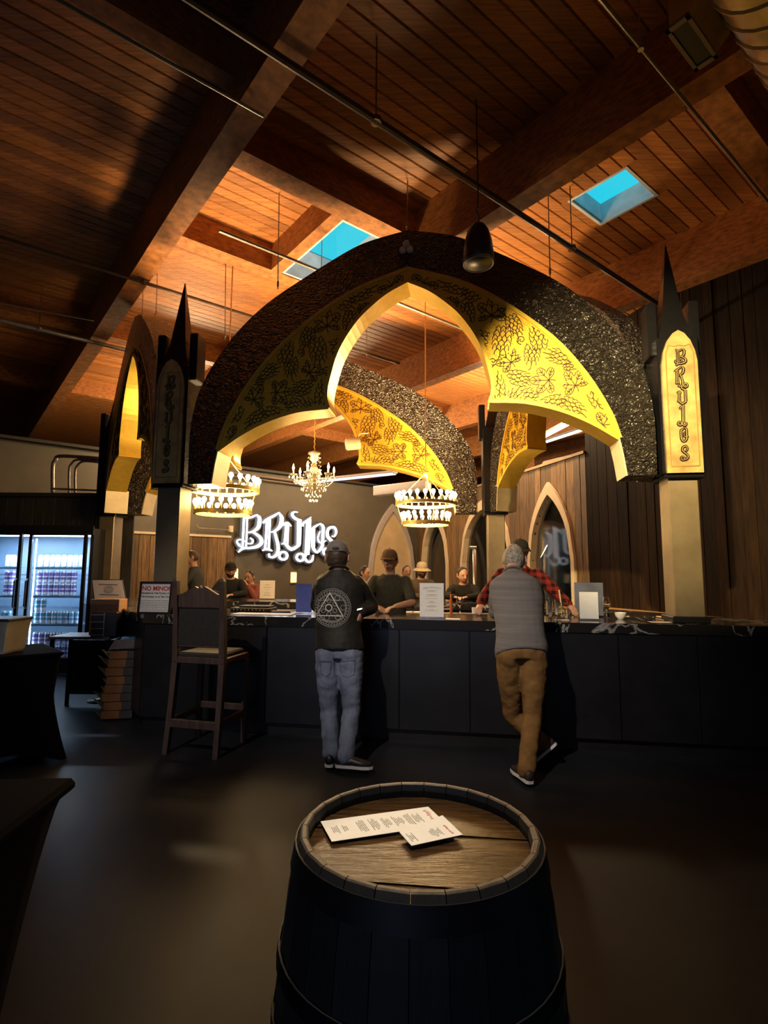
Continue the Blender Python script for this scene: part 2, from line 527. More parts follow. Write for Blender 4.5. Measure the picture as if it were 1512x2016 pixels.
# glulam beams along DB, purlins along DA
for a in BEAMS:
    m = MB(); ab_box(m, a - BW / 2, a + BW / 2, -8, 38, CEIL - 0.62, CEIL + 0.02); m.build('beam', M_BEAM, ceiling)
def purlin(a0, a1, b, w=0.2, h=0.3):
    m = MB(); ab_box(m, a0, a1, b - w / 2, b + w / 2, CEIL - h, CEIL + 0.02); m.build('purlin', M_BEAM, ceiling)
e = BW / 2
purlin(BEAMS[0] + e, BEAMS[1] - e, 4.47, 0.24, 0.34)
purlin(BEAMS[0] + e, BEAMS[1] - e, 6.08, 0.22, 0.34)
purlin(-6, BEAMS[0] - e, 3.78, 0.16, 0.34)
purlin(BEAMS[1] + e, BEAMS[2] - e, 1.5, 0.22, 0.34)
purlin(BEAMS[2] + e, BEAMS[3] - e, 1.5, 0.22, 0.34)
for i in range(1, 5):
    purlin(BEAMS[i - 1] + e, BEAMS[i] - e, 9.6, 0.2, 0.3)
    purlin(BEAMS[i - 1] + e, BEAMS[i] - e, 13.2, 0.2, 0.3)
purlin(-8, BEAMS[0] - e, 9.6, 0.2, 0.3)
purlin(-8, BEAMS[0] - e, 13.2, 0.2, 0.3)
m = MB(); ab_box(m, 2.92, 3.06, 4.59, 5.97, CEIL - 0.34, CEIL + 0.02); m.build('purlin', M_BEAM, ceiling)
# roof lights
M_WELL = mat('white_roof_well', (0.72, 0.74, 0.80), 0.5, var=0.25, scale=4)
M_SKYGL = mat_thin_glass('roof_light_glass', (0.88, 1.0, 1.0), 0.02, 0.05)
for k, (h, dz, dn_) in enumerate(((HOLES[0], 0.09, 0.33), (HOLES[1], 0.24, 0.01))):
    a0, a1, b0, b1 = h
    m = MB(); t = 0.03
    for (x0, x1, y0, y1) in ((a0, a0 + t, b0, b1), (a1 - t, a1, b0, b1), (a0 + t, a1 - t, b0, b0 + t), (a0 + t, a1 - t, b1 - t, b1)):
        ab_box(m, x0, x1, y0, y1, CEIL - dn_, CEIL + dz)
    w = m.build('window_%d' % (k + 1), M_WELL); w['kind'] = 'structure'
    m = MB(); ab_box(m, a0, a1, b0, b1, CEIL + dz, CEIL + dz + 0.012); m.build('pane', M_SKYGL, w)
    m = MB()
    for (x0, x1, y0, y1) in ((a0, a0 + .025, b0, b1), (a1 - .025, a1, b0, b1), (a0, a1, b0, b0 + .025), (a0, a1, b1 - .025, b1)):
        ab_box(m, x0, x1, y0, y1, CEIL + dz - 0.03, CEIL + dz)
    m.build('glazing_bar', M_BLACK, w)

# walls. back wall runs along DA, side wall of boards at 17 degrees, the rest closes the hall
BWP = Vector((-5.0, 12.4, 0))                       # a point on the back wall
CN = Vector((3.54, 9.43, 0)); CD = Vector((-0.298, 0.955, 0)).normalized()   # side wall line, CN = where its low part begins
CNRM = Vector((-CD.y, CD.x, 0))                     # towards the bar
corner_t = 7.79; corner = BWP + DA * corner_t
def wall_box(name, P, D, s0, s1, z0, z1, th, m_, side=1):
    n = Vector((-D.y, D.x, 0)) * side
    c = P + D * ((s0 + s1) / 2) + n * (th / 2)
    mm = MB().box((c.x, c.y, (z0 + z1) / 2), (s1 - s0, th, z1 - z0), math.atan2(D.y, D.x))
    o = mm.build(name, m_); o['kind'] = 'structure'
    return o
wb = wall_box('wall_back', BWP, DA, -6.5, corner_t, 0, 4.05, 0.16, M_WALL)
wall_box('wall_front', Vector((0, -5, 0)), Vector((1, 0, 0)), -16, 16, 0, 5.7, 0.2, M_WALLD, -1)
wall_box('wall_left', Vector((-12, 0, 0)), Vector((0, 1, 0)), -5.2, 40, 0, 5.7, 0.2, M_WALLD)
wall_box('wall_far', Vector((0, 38, 0)), Vector((1, 0, 0)), -12.2, 26, 0, 5.7, 0.2, M_WALLD)
wall_box('wall_outer', Vector((26, 0, 0)), Vector((0, 1, 0)), -5.2, 38, 0, 5.7, 0.2, M_WALLD, -1)
# cap rail on the back wall and board wainscot on its left part
m = MB(); c = BWP + DA * 0.6; m.box((c.x, c.y, 4.08), (14.6, 0.26, 0.06), AA); m.build('trim_1', M_WALLD)['kind'] = 'structure'
WN = Vector((DA.y, -DA.x, 0))
u = -6.4
while u < 1.6:
    w_ = random.uniform(0.16, 0.26)
    c = BWP + DA * (u + w_ / 2) + WN * 0.02
    MB().cbox((c.x, c.y, 1.16), (w_ - 0.006, 0.03 + random.uniform(0, 0.012), 2.32), 0.004, AA).build('board', M_WOODW, wb)
    u += w_
m = MB(); c = BWP + DA * (-2.4) + WN * 0.03; m.box((c.x, c.y, 2.35), (8.0, 0.05, 0.05), AA); m.build('trim_2', M_TRIM)['kind'] = 'structure'

# side wall of boards with pointed window openings.  s runs along CD from CN (s<0 is nearer to us)
HLOW = 3.6
wc = wall_box('wall_right', CN + CNRM * -0.05, CD, -9.5, 0.0, 0, 5.7, 0.1, M_BLACKW, -1)
def gothic(s, c, hw, z0, zs, ztop):
    """height of a pointed arch opening at s"""
    x = abs(s - c)
    if x >= hw: return None
    H = ztop - zs
    R = (hw * hw + H * H) / (2 * hw)
    return zs + math.sqrt(max(0, R * R - (x + R - hw) ** 2))
def s_of(px):
    d = ray(px, 1128); d = Vector((d.x, d.y, 0))
    # intersection of the horizontal sight line with the wall line
    M = Matrix(((d.x, -CD.x), (d.y, -CD.y)))
    r = M.inverted() @ Vector((CN.x, CN.y))
    return r[1]
WINS = []
for i, (x0, x1) in enumerate(((1139, 1046), (1014, 912), (886, 834))):
    s0, s1 = s_of(x0), s_of(x1)
    if s0 > s1: s0, s1 = s1, s0
    WINS.append(((s0 + s1) / 2, (s1 - s0) / 2 - 0.10, 0.75, 1.75, 3.02))
def wall_pt(s, z, d=0.0):
    p = CN + CD * s + CNRM * d
    return Vector((p.x, p.y, z))
s = -9.5
SEND = 8.18
while s < SEND:
    w_ = min(random.uniform(0.15, 0.24), SEND - s)
    if w_ < 0.03: break
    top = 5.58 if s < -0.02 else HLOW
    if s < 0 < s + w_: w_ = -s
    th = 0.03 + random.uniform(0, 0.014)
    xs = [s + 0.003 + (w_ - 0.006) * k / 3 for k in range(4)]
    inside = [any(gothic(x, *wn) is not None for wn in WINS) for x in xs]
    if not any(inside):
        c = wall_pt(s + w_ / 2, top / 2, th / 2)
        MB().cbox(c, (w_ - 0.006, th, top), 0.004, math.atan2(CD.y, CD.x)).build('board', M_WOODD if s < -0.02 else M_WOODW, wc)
    else:
        wn = [w0 for w0 in WINS if any(gothic(x, *w0) is not None for x in xs)][0]
        lo = [(x, (gothic(x, *wn) or wn[2])) for x in xs]
        m = MB()
        m.prism([(xs[0], 0), (xs[-1], 0), (xs[-1], wn[2]), (xs[0], wn[2])], CN, CD, (0, 0, 1), CNRM, 0, th)
        m.prism(lo + [(xs[-1], top), (xs[0], top)], CN, CD, (0, 0, 1), CNRM, 0, th)
        m.build('board', M_WOODW, wc)
    s += w_
# sheathing behind the low boards, cut into strips round the openings
m = MB()
N = 90
for k in range(N):
    x0, x1 = SEND * k / N, SEND * (k + 1) / N
    g = [(gothic(x, *wn), wn) for x in (x0, x1) for wn in WINS if gothic(x, *wn) is not None]
    if g:
        zt = max(q[0] for q in g); z0 = g[0][1][2]
        m.prism([(x0, 0), (x1, 0), (x1, z0), (x0, z0)], CN, CD, (0, 0, 1), CNRM, -0.08, 0)
        m.prism([(x0, zt), (x1, zt), (x1, HLOW), (x0, HLOW)], CN, CD, (0, 0, 1), CNRM, -0.08, 0)
    else:
        m.prism([(x0, 0), (x1, 0), (x1, HLOW), (x0, HLOW)], CN, CD, (0, 0, 1), CNRM, -0.08, 0)
m.build('sheathing', M_BLACKW, wc)
m = MB(); m.prism([(0, HLOW), (SEND, HLOW), (SEND, HLOW + 0.05), (0, HLOW + 0.05)], CN, CD, (0, 0, 1), CNRM, -0.12, 0.07)
m.build('trim_3', mat('cap_rail_wood', (0.30, 0.19, 0.09), 0.5, var=0.3, scale=6))['kind'] = 'structure'
M_PANE = mat_thin_glass('window_glass', (0.85, 0.86, 0.86), 0.015, 0.05)
for i, (c, hw, z0, zs, zt) in enumerate(WINS):
    n = 14
    outer = []; inner = []
    for k in range(n + 1):
        f = -1 + 2 * k / n
        x = c + f * (hw - 1e-4)
        inner.append((x, gothic(x, c, hw, z0, zs, zt)))
        xo = c + f * (hw + 0.1 - 1e-4)
        outer.append((xo, gothic(xo, c, hw + 0.1, z0, zs, zt + 0.24)))
    m = MB()
    path_in = [(c - hw, z0)] + inner + [(c + hw, z0)]
    path_out = [(c - hw - 0.1, z0)] + outer + [(c + hw + 0.1, z0)]
    for k in range(len(path_in) - 1):
        m.prism([path_in[k], path_in[k + 1], path_out[k + 1], path_out[k]], CN, CD, (0, 0, 1), CNRM, -0.10, 0.09)
    w = m.build('window_%d' % (i + 3), M_TRIM); w['kind'] = 'structure'
    m = MB(); m.prism(path_in, CN, CD, (0, 0, 1), CNRM, -0.06, -0.05); m.build('pane', M_PANE, w)
    m = MB(); m.box(wall_pt(c, z0 - 0.03, 0.02), (2 * hw + 0.3, 0.2, 0.06), math.atan2(CD.y, CD.x)); m.build('sill', M_TRIM, w)
# pale pointed niche on the back wall, by the corner
def s_back(px):
    d = ray(px, 1128); M = Matrix(((d.x, -DA.x), (d.y, -DA.y)))
    return (M.inverted() @ Vector((BWP.x, BWP.y)))[1]
for q, (x0, x1) in enumerate(((730, 808),)):
    t0, t1 = s_back(x0), s_back(x1)
    c, hw = (t0 + t1) / 2, (t1 - t0) / 2
    pts = [(c - hw, 0.5)] + [(c + hw * (-1 + k / 8) * 0.9999, gothic(c + hw * (-1 + k / 8) * 0.9999, c, hw, 0.5, 1.5, 3.35)) for k in range(17)] + [(c + hw, 0.5)]
    m = MB(); m.prism(pts, BWP, DA, (0, 0, 1), WN, 0, 0.03)
    w = m.build('window_6', mat('pale_niche_plaster', (0.62, 0.47, 0.27), 0.7, var=0.15, scale=2)); w['kind'] = 'structure'
    m = MB()
    po = [(c - hw - 0.12, 0.5)] + [(c + (hw + 0.12) * (-1 + k / 8) * 0.9999, gothic(c + (hw + 0.12) * (-1 + k / 8) * 0.9999, c, hw + 0.12, 0.5, 1.5, 3.58)) for k in range(17)] + [(c + hw + 0.12, 0.5)]
    for k in range(len(pts) - 1):
        m.prism([pts[k], pts[k + 1], po[k + 1], po[k]], BWP, DA, (0, 0, 1), WN, 0, 0.10)
    m.build('niche_trim', mat('grey_niche_trim', (0.42, 0.38, 0.36), 0.5, var=0.1), w)
# drink rail on the side wall
dr = thing('drink_rail', 'long honey-wood drink ledge fixed along the dark board wall', 'shelf', wall_pt(-3.0, 0))
MB().box(wall_pt(-3.0, 0.95, 0.16), (6.6, 0.30, 0.045), math.atan2(CD.y, CD.x)).build('ledge_board', mat('honey_wood', (0.40, 0.23, 0.075), 0.45, var=0.3, scale=6, stretch=(1, 6, 6)), dr, world=True)
for q in (-5.8, -4.2, -2.6, -1.0):
    m = MB(); m.prism([(0, 0), (0.26, 0), (0.26, -0.03), (0, -0.24)], wall_pt(q, 0.925), CNRM, (0, 0, 1), CD, -0.02, 0.02); m.build('bracket', M_BLACK, dr, world=True)

# sprinkler pipes and conduits under the roof, all along DA
def run(name, label, a0, a1, b, z, r, m_):
    o = thing(name, label, 'pipe', PAB(a0, b, z))
    MB().tube([PAB(a0, b, z), PAB(a1, b, z)], r, 8).build('pipe_run', m_, o, world=True)
    k = a0 + 1.2
    while k < a1:
        MB().tube([PAB(k, b, z + r * 1.1), PAB(k, b, CEIL)], 0.006, 5).build('hanger', m_, o, world=True)
        MB().lathe([(r * 1.5, -0.02), (r * 1.5, 0.02)], PAB(k, b, z), 8).build('coupling', m_, o, world=True)
        k += 2.6
    return o
run('sprinkler_pipe', 'long dark sprinkler pipe crossing above the arch apex, right through the roof', -1.5, 9.5, 3.02, 4.90, 0.028, M_PIPED)
run('conduit', 'thin pale conduit at upper left stopping at the big beam', -2.0, 1.62, 3.52, 4.9, 0.012, M_PIPE)
run('conduit', 'pale conduit passing the spire tip and the wide roof light', 1.9, 6.6, 5.07, 4.90, 0.02, M_PIPE)
run('conduit', 'dark pipe behind the left spire, under the left big beam', -2.2, 5.6, 6.66, 4.93, 0.022, M_PIPED)
run('conduit', 'pale thick pipe at far left, low under the roof', -3.0, 2.2, 8.95, 4.93, 0.032, M_PIPE)
run('conduit', 'thin pale conduit along the red beam at upper right', -0.5, 7.5, 1.49, 4.92, 0.014, M_PIPE)
m = MB(); m.tube(catmull([PAB(-2.5, 8.4, 5.05), PAB(-1.2, 8.6, 4.93), PAB(0.3, 8.5, 4.98), PAB(1.4, 8.4, 5.03)], 6), 0.008, 5)
tag(m.build('loose_cable', M_PIPE), 'thin slack cable sagging above the thick pipe at far left', 'cable')
# ------------------------------------------------------------------ blackletter strokes, measured on the wall sign (pixels of a 6.3x crop)
def circ(cx, cy, r, a0=0, a1=360, n=12, sq=1.0):
    return [(cx + r * math.cos(math.radians(a0 + (a1 - a0) * k / n)), cy + sq * r * math.sin(math.radians(a0 + (a1 - a0) * k / n))) for k in range(n + 1)]
LETTERS = {
 'B': [([(166, 228), (176, 258), (205, 288), (262, 280), (335, 242)], [8, 22, 26, 26, 16]), ([(188, 272), (186, 460), (184, 640)], 18), ([(222, 290), (224, 460), (222, 630)], 14),
       ([(335, 250), (362, 285), (352, 390), (290, 448), (232, 462)], [20, 40, 40, 26, 14]), ([(288, 448), (372, 508), (392, 570), (345, 622), (240, 645), (190, 640)], [20, 34, 40, 38, 26, 14]),
       ([(235, 640), (175, 658), (140, 696)], [24, 26, 10]), (circ(150, 575, 28, -60, -280, 8), 15), ([(128, 596), (150, 622), (190, 640)], [12, 14, 12]), ([(205, 560), (240, 590), (285, 585), (292, 545), (262, 524)], [8, 12, 18, 14, 8])],
 'R': [([(405, 338), (420, 315), (460, 282), (530, 240), (590, 192)], [24, 24, 28, 28, 10]), ([(448, 300), (445, 470), (436, 650)], 22), ([(482, 282), (480, 470), (478, 650)], 20),
       ([(590, 200), (622, 262), (606, 360), (545, 425), (500, 440)], [12, 46, 42, 26, 10]), ([(540, 430), (566, 520), (588, 610), (582, 690), (540, 740), (490, 738), (484, 700)], [24, 30, 34, 34, 28, 22, 16]),
       (circ(652, 722, 48, 0, 360, 16), 26), ([(408, 668), (440, 650), (480, 652), (520, 668)], [10, 26, 26, 10])],
 'U': [([(638, 352), (665, 322), (695, 318), (738, 352)], [10, 24, 28, 12]), ([(676, 335), (672, 460), (664, 575)], 22), ([(704, 340), (702, 460), (700, 590)], 14), ([(628, 582), (668, 572), (748, 640), (850, 580)], [8, 24, 42, 28]),
       ([(826, 270), (826, 440), (828, 590)], 24), ([(856, 262), (856, 440), (854, 575)], 14), ([(815, 174), (775, 172), (748, 196), (760, 232), (805, 262), (862, 268)], [8, 22, 28, 32, 32, 14])],
 'J': [([(886, 346), (890, 306), (925, 280), (986, 222)], [12, 24, 28, 8]), ([(942, 275), (936, 480), (930, 715)], 26), ([(976, 245), (970, 480), (962, 700)], 24), (circ(862, 735, 46, 0, 360, 16), 26), ([(930, 700), (920, 745), (960, 790), (1012, 772), (1026, 702)], [24, 26, 28, 26, 10])],
 'O': [([(1112, 292), (1040, 340), (1008, 372)], [10, 26, 28]), ([(1008, 365), (1006, 480), (1012, 590)], 24), ([(1034, 350), (1034, 480), (1036, 600)], 12), ([(1010, 580), (1040, 640), (1080, 676)], [28, 34, 12]), ([(1076, 672), (1120, 625), (1148, 575)], [14, 34, 30]),
       ([(1150, 345), (1148, 460), (1144, 590)], 34), ([(1112, 296), (1140, 320), (1156, 350)], [14, 34, 26]), ([(1108, 395), (1082, 480), (1098, 535)], [8, 14, 16]), ([(1090, 532), (1130, 540), (1190, 512)], [10, 20, 10])],
 'S': [([(1272, 448), (1300, 452), (1326, 410), (1322, 360), (1288, 330), (1232, 346), (1206, 400), (1216, 460), (1264, 508), (1336, 580)], [10, 18, 22, 28, 34, 32, 32, 36, 38, 34]), (circ(1205, 655, 46, -60, 300, 16), 24), ([(1336, 570), (1330, 630), (1286, 680), (1240, 690)], [30, 34, 28, 18])],
}
LBOX = {'B': (250, 455), 'R': (550, 470), 'U': (750, 410), 'J': (950, 510), 'O': (1085, 485), 'S': (1265, 505)}
def letter(mb, ch, O, U, V, N, sc, d0, d1, wmul=1.0, wadd=0.0, mi=0, cx=None, cy=None):
    x0, y0 = LBOX[ch] if cx is None else (cx, cy)
    for q, (pts, w) in enumerate(LETTERS[ch]):
        n = 3 if len(pts) < 12 else 1
        ww = w if isinstance(w, list) else [w] * len(pts)
        full = catmull([(p[0], p[1], v) for p, v in zip(pts, ww)], n)
        ribbon(mb, [((p[0] - x0) * sc, -(p[1] - y0) * sc) for p in full], [(p[2] * wmul + wadd) * sc for p in full], O, U, V, N, d0 - q * 0.0002, d1 + q * 0.0003, mi)

# ------------------------------------------------------------------ the gothic canopy over the bar
NL = Vector((-2.21, 5.74, 0)); NR = Vector((2.70, 4.98, 0)); FL = Vector((-4.35, 8.72, 0)); FR = Vector((1.66, 8.14, 0))
SPAN = 4.968
OUT = [(0, 4.95), (.34, 4.88), (.55, 4.81), (.80, 4.68), (1.13, 4.49), (1.46, 4.28), (1.73, 4.04), (1.92, 3.81), (2.14, 3.45), (2.25, 3.03), (2.26, 2.39)]
GOL = [(0, 4.54), (.5, 4.37), (.9, 4.14), (1.37, 3.75), (1.67, 3.37), (1.87, 3.0), (1.955, 2.74)]
IN1 = [(0, 4.41), (.20, 4.31), (.36, 4.19), (.54, 4.01), (.71, 3.73), (.80, 3.42), (.82, 3.25), (.79, 3.135)]
IN2 = [(.79, 3.135), (1.12, 3.11), (1.44, 3.02), (1.71, 2.89), (1.945, 2.735)]
canopy = thing('bar_canopy', 'tall black gothic canopy with pointed arches and gold panels over the bar', 'canopy', (0, 6.8, 0))
cOUT = catmull(OUT, 4); cGOL = catmull(GOL, 4); cI1 = catmull(IN1, 4); cI2 = catmull(IN2, 4)
band_poly = [tuple(p) for p in cOUT] + [(2.0, 2.39)] + [tuple(p) for p in reversed(cGOL)]
gold_poly = [tuple(p) for p in cGOL] + [tuple(p) for p in reversed(cI2[1:-1])] + [tuple(p) for p in reversed(cI1)]
def inside(p, poly, margin=0.0):
    c = False; n = len(poly); dmin = 9
    for i in range(n):
        a, b = poly[i], poly[(i + 1) % n]
        if (a[1] > p[1]) != (b[1] > p[1]) and p[0] < (b[0] - a[0]) * (p[1] - a[1]) / (b[1] - a[1]) + a[0]: c = not c
        ax, ay = b[0] - a[0], b[1] - a[1]
        t = max(0, min(1, ((p[0] - a[0]) * ax + (p[1] - a[1]) * ay) / (ax * ax + ay * ay + 1e-9)))
        dmin = min(dmin, math.hypot(p[0] - a[0] - t * ax, p[1] - a[1] - t * ay))
    return c and dmin > margin
# hop cones, leaves and tendrils, drawn as thin raised lines inside the gold panel
def motif_leaf(c, s, a):
    """five-lobed hop leaf with a toothed edge and veins"""
    out = []; R = lambda x, y: (c[0] + s * (x * math.cos(a) - y * math.sin(a)), c[1] + s * (x * math.sin(a) + y * math.cos(a)))
    def rad(t):
        l = abs(math.cos(math.radians(t) * 180 / 54))
        return (0.50 + 0.50 * l ** 0.8) * (1 - 0.0022 * abs(t))
    pts = [R(0, -.05)]
    for k in range(-33, 34):
        t = k * 4.0; r = rad(t) * (1 + 0.045 * (1 if k % 2 else -1))
        pts.append(R(r * math.sin(math.radians(t)), r * math.cos(math.radians(t))))
    out.append(pts + [R(0, -.05)])
    for t in (-108, -54, 0, 54, 108):
        d = math.radians(t); r = rad(t)
        out.append([R(0, -.05), R(.5 * r * math.sin(d), .5 * r * math.cos(d)), R(.93 * r * math.sin(d), .93 * r * math.cos(d))])
        for f in (.38, .6):
            for sg in (-1, 1):
                q = d + sg * 0.30 * (1.25 - f)
                out.append([R(f * r * math.sin(d), f * r * math.cos(d)), R((f + .2) * r * math.sin(q), (f + .2) * r * math.cos(q))])
    out.append([R(0, -.05), R(.03, -.25), R(-.03, -.45)])
    return out
def motif_hop(c, s, a):
    out = []; R = lambda x, y: (c[0] + s * (x * math.cos(a) - y * math.sin(a)), c[1] + s * (x * math.sin(a) + y * math.cos(a)))
    rows = 6
    for i in range(rows):
        y = .85 - i * .32
        w = .62 * math.sqrt(max(.08, 1 - ((y + .05) / 1.12) ** 2))
        n = 2 + (i % 2) + (1 if 0 < i < 5 else 0)
        for k in range(n):
            x0 = -w + 2 * w * k / n; x1 = -w + 2 * w * (k + 1) / n; xm = (x0 + x1) / 2
            out.append([R(x0, y), R(x0 * .96 + xm * .04, y - .22), R(xm, y - .44), R(x1 * .96 + xm * .04, y - .22), R(x1, y)])
    out.append([R(0, .85), R(.05, 1.15), R(.22, 1.3)])
    return out
def motif_tendril(c, s, a):
    return [[(c[0] + s * (.12 + .09 * t) * math.cos(a + t * 1.0), c[1] + s * (.12 + .09 * t) * math.sin(a + t * 1.0)) for t in np.linspace(0, 9, 16)]]
def engraving():
    rnd = random.Random(11); lines = []; placed = []
    tries = 0
    def free(p, upto): return all(math.hypot(p[0] - q[0], p[1] - q[1]) > r for q, r in placed[:upto])
    while tries < 9000 and len(placed) < 120:
        tries += 1
        c = (rnd.uniform(0.05, 1.95), rnd.uniform(2.72, 4.5))
        if not inside(c, gold_poly, 0.02): continue
        k = rnd.choice(('leaf', 'hop', 'leaf', 'hop')) if tries < 3500 else rnd.choice(('tendril', 'small', 'hop2'))
        s = {'leaf': rnd.uniform(.15, .20), 'hop': rnd.uniform(.115, .15), 'hop2': .085, 'tendril': rnd.uniform(.045, .06), 'small': rnd.uniform(.06, .085)}[k]
        R_ = s * (.86 if k != 'tendril' else .9)
        if any(math.hypot(c[0] - q[0], c[1] - q[1]) < (0.78 if tries < 3500 else 0.95) * (R_ + r) for q, r in placed): continue
        a = rnd.uniform(0, 6.28)
        new = motif_leaf(c, s, a) if k in ('leaf', 'small') else motif_hop(c, s, a) if k.startswith('hop') else motif_tendril(c, s, a)
        lines.append((new, len(placed))); placed.append((c, R_))
    segs = []
    for new, upto in lines:
        for L in new:
            dn_ = []
            for p, q in zip(L[:-1], L[1:]):
                m_ = max(1, int(math.hypot(q[0] - p[0], q[1] - p[1]) / 0.03))
                dn_ += [(p[0] + (q[0] - p[0]) * i / m_, p[1] + (q[1] - p[1]) * i / m_) for i in range(m_)]
            dn_.append(L[-1]); cur = []
            for p in dn_:
                if inside(p, gold_poly, 0.026) and free(p, upto): cur.append(p)
                else:
                    if len(cur) > 1: segs.append(cur)
                    cur = []
            if len(cur) > 1: segs.append(cur)
    return segs
ENGR = engraving()
DEP = 0.32
def arch(A, B, face, emblem=False):
    """one pointed arch between two columns; face: which side is the outside"""
    d = (B - A).normalized(); n = Vector((d.y, -d.x, 0)) * face
    k = (B - A).length / SPAN
    O = (A + B) / 2
    mb = MB()
    for sg in (1, -1):
        mb.prism([(p[0] * sg * k, p[1]) for p in band_poly], O, d, (0, 0, 1), n, -DEP / 2, DEP / 2)
    ar = mb.build('arch', M_HAM, canopy, world=True)
    for sg in (1, -1):
        U = d * sg * k
        m = MB(); m.prism(gold_poly, O, U, (0, 0, 1), n, -DEP / 2 + 0.05, DEP / 2 - 0.015)
        gp = m.build('gold_panel', M_GOLD, ar, world=True)
        m = MB()
        for L in ENGR:
            ribbon(m, L, 0.0085, O, U, (0, 0, 1), n, DEP / 2 - 0.02, DEP / 2 - 0.0115)
        m.build('hop_vine_engraving', M_ENGR, ar, world=True)
        m = MB()
        edge = [p for p in cGOL]
        ribbon(m, edge, 0.035, O, U, (0, 0, 1), n, DEP / 2 - 0.03, DEP / 2 + 0.006)
        ribbon(m, cI1, 0.03, O + n * 0, U, (0, 0, 1), n, -DEP / 2 + 0.03, DEP / 2)
        ribbon(m, cI2, 0.03, O, U, (0, 0, 1), n, -DEP / 2 + 0.03, DEP / 2)
        m.build('gold_border', M_GOLDE, ar, world=True)
        m = MB()
        ribbon(m, [(1.945, 2.74), (1.975, 2.58), (2.0, 2.39)], 0.012, O, U, (0, 0, 1), n, -DEP / 2, DEP / 2 + 0.003)
        m.build('leg_edge', mat('pale_gold_edge', (0.72, 0.60, 0.36), 0.4, metal=0.2, var=0.1), ar, world=True)
    if emblem:
        m = MB()
        for ang in (90, 210, 330):
            m.sphere(O + n * (DEP / 2 + 0.005) + d * (-0.01 + 0.042 * math.cos(math.radians(ang))) + Vector((0, 0, 4.755 + 0.042 * math.sin(math.radians(ang)))), 0.038, 12, 8)
        m.build('trefoil_emblem', mat('pale_bronze', (0.80, 0.68, 0.48), 0.4, metal=0.0, var=0.2, scale=20), ar, smooth=True, world=True)
    return ar
arch(NL, NR, 1, True)
arch(FL, FR, 1)
arch(NL, FL, -1)
arch(FR, NR, 1)
def column(P, d, panel=True):
    """column with name panel, gables and spire; d = direction of the front's long side"""
    n = Vector((d.y, -d.x, 0)); rz = math.atan2(d.y, d.x)
    mb = MB(); mb.cbox(P + Vector((0, 0, 1.72)), (0.25, 0.25, 1.30), 0.008, rz)
    col = mb.build('column', mat('column_satin_metal', (0.34, 0.27, 0.16), 0.36, metal=0.6, var=0.25, scale=3), canopy, world=True)
    m = MB(); m.cbox(P + Vector((0, 0, 1.11)), (0.31, 0.31, 0.06), 0.01, rz); m.build('column_base', M_BLACK, col, world=True)
    m = MB(); m.cbox(P + Vector((0, 0, 2.375)), (0.34, 0.34, 0.035), 0.008, rz); m.build('collar', M_GLOSSB, col, world=True)
    m = MB(); m.cbox(P + Vector((0, 0, 3.03)), (0.36, 0.34, 1.27), 0.01, rz)
    # stepped shoulders towards the arches
    for sg in (-1, 1):
        m.cbox(P + d * (sg * 0.185) + Vector((0, 0, 3.78)), (0.09, 0.2, 0.52), 0.01, rz)
    m.build('upper_block', M_GLOSSB, col, world=True)
    m = MB()
    b = [P + d * x + n * y + Vector((0, 0, 3.65)) for x, y in ((-.15, -.14), (.15, -.14), (.15, .14), (-.15, .14))]
    c = [P + d * x + n * y + Vector((0, 0, 3.92)) for x, y in ((-.09, -.09), (.09, -.09), (.09, .09), (-.09, .09))]
    t = [P + d * x + n * y + Vector((0, 0, 4.66)) for x, y in ((-.004, -.004), (.004, -.004), (.004, .004), (-.004, .004))]
    q = [(i, (i + 1) % 4, 4 + (i + 1) % 4, 4 + i) for i in range(4)]
    m.add(b + c + t, [(3, 2, 1, 0)] + q + [tuple(v + 4 for v in f) for f in q] + [(8, 9, 10, 11)])
    m.build('spire', M_GLOSSB, col, world=True)
    if panel:
        pm = [(-.15, 2.40), (.15, 2.40), (.15, 3.42), (.135, 3.52), (.10, 3.62), (.05, 3.69), (0, 3.72), (-.05, 3.69), (-.10, 3.62), (-.135, 3.52), (-.15, 3.42)]
        m = MB(); m.prism(pm, P, d, (0, 0, 1), n, 0.168, 0.195)
        pn = m.build('name_panel', M_GOLDP, col, world=True)
        m = MB()
        for x, w in ((-.118, .010), (.118, .010)): ribbon(m, [(x, 2.46), (x, 3.50)], w, P, d, (0, 0, 1), n, 0.195, 0.199)
        ribbon(m, [(-.118, 2.46), (.118, 2.46)], .012, P, d, (0, 0, 1), n, 0.195, 0.1992)
        ribbon(m, [(-.118, 3.50), (-.09, 3.58), (-.045, 3.565), (0, 3.575), (.045, 3.565), (.09, 3.58), (.118, 3.50)], .008, P, d, (0, 0, 1), n, 0.195, 0.1992)
        m.build('panel_groove', mat('panel_groove_bronze', (0.36, 0.23, 0.06), 0.5, metal=0.3, var=0.2), col, world=True)
        zs = {'B': 3.462, 'R': 3.280, 'U': 3.105, 'J': 2.920, 'O': 2.740, 'S': 2.578}
        for ch, z in zs.items():
            sc_ = 0.00034
            m = MB(); letter(m, ch, P + Vector((0, 0, z)), d, Vector((0, 0, 1)), n, sc_, 0.194, 0.2025, 1.0, 36)
            m.build('letter', M_DARKL, col, world=True)
            m = MB(); letter(m, ch, P + Vector((0, 0, z)), d, Vector((0, 0, 1)), n, sc_, 0.2025, 0.2055, 0.55, -2)
            m.build('letter_inlay', M_GOLDP, col, world=True)
    return col
dn = (NR - NL).normalized(); df = (FR - FL).normalized()
column(NL, dn); column(NR, dn); column(FL, df, False); column(FR, df, False)

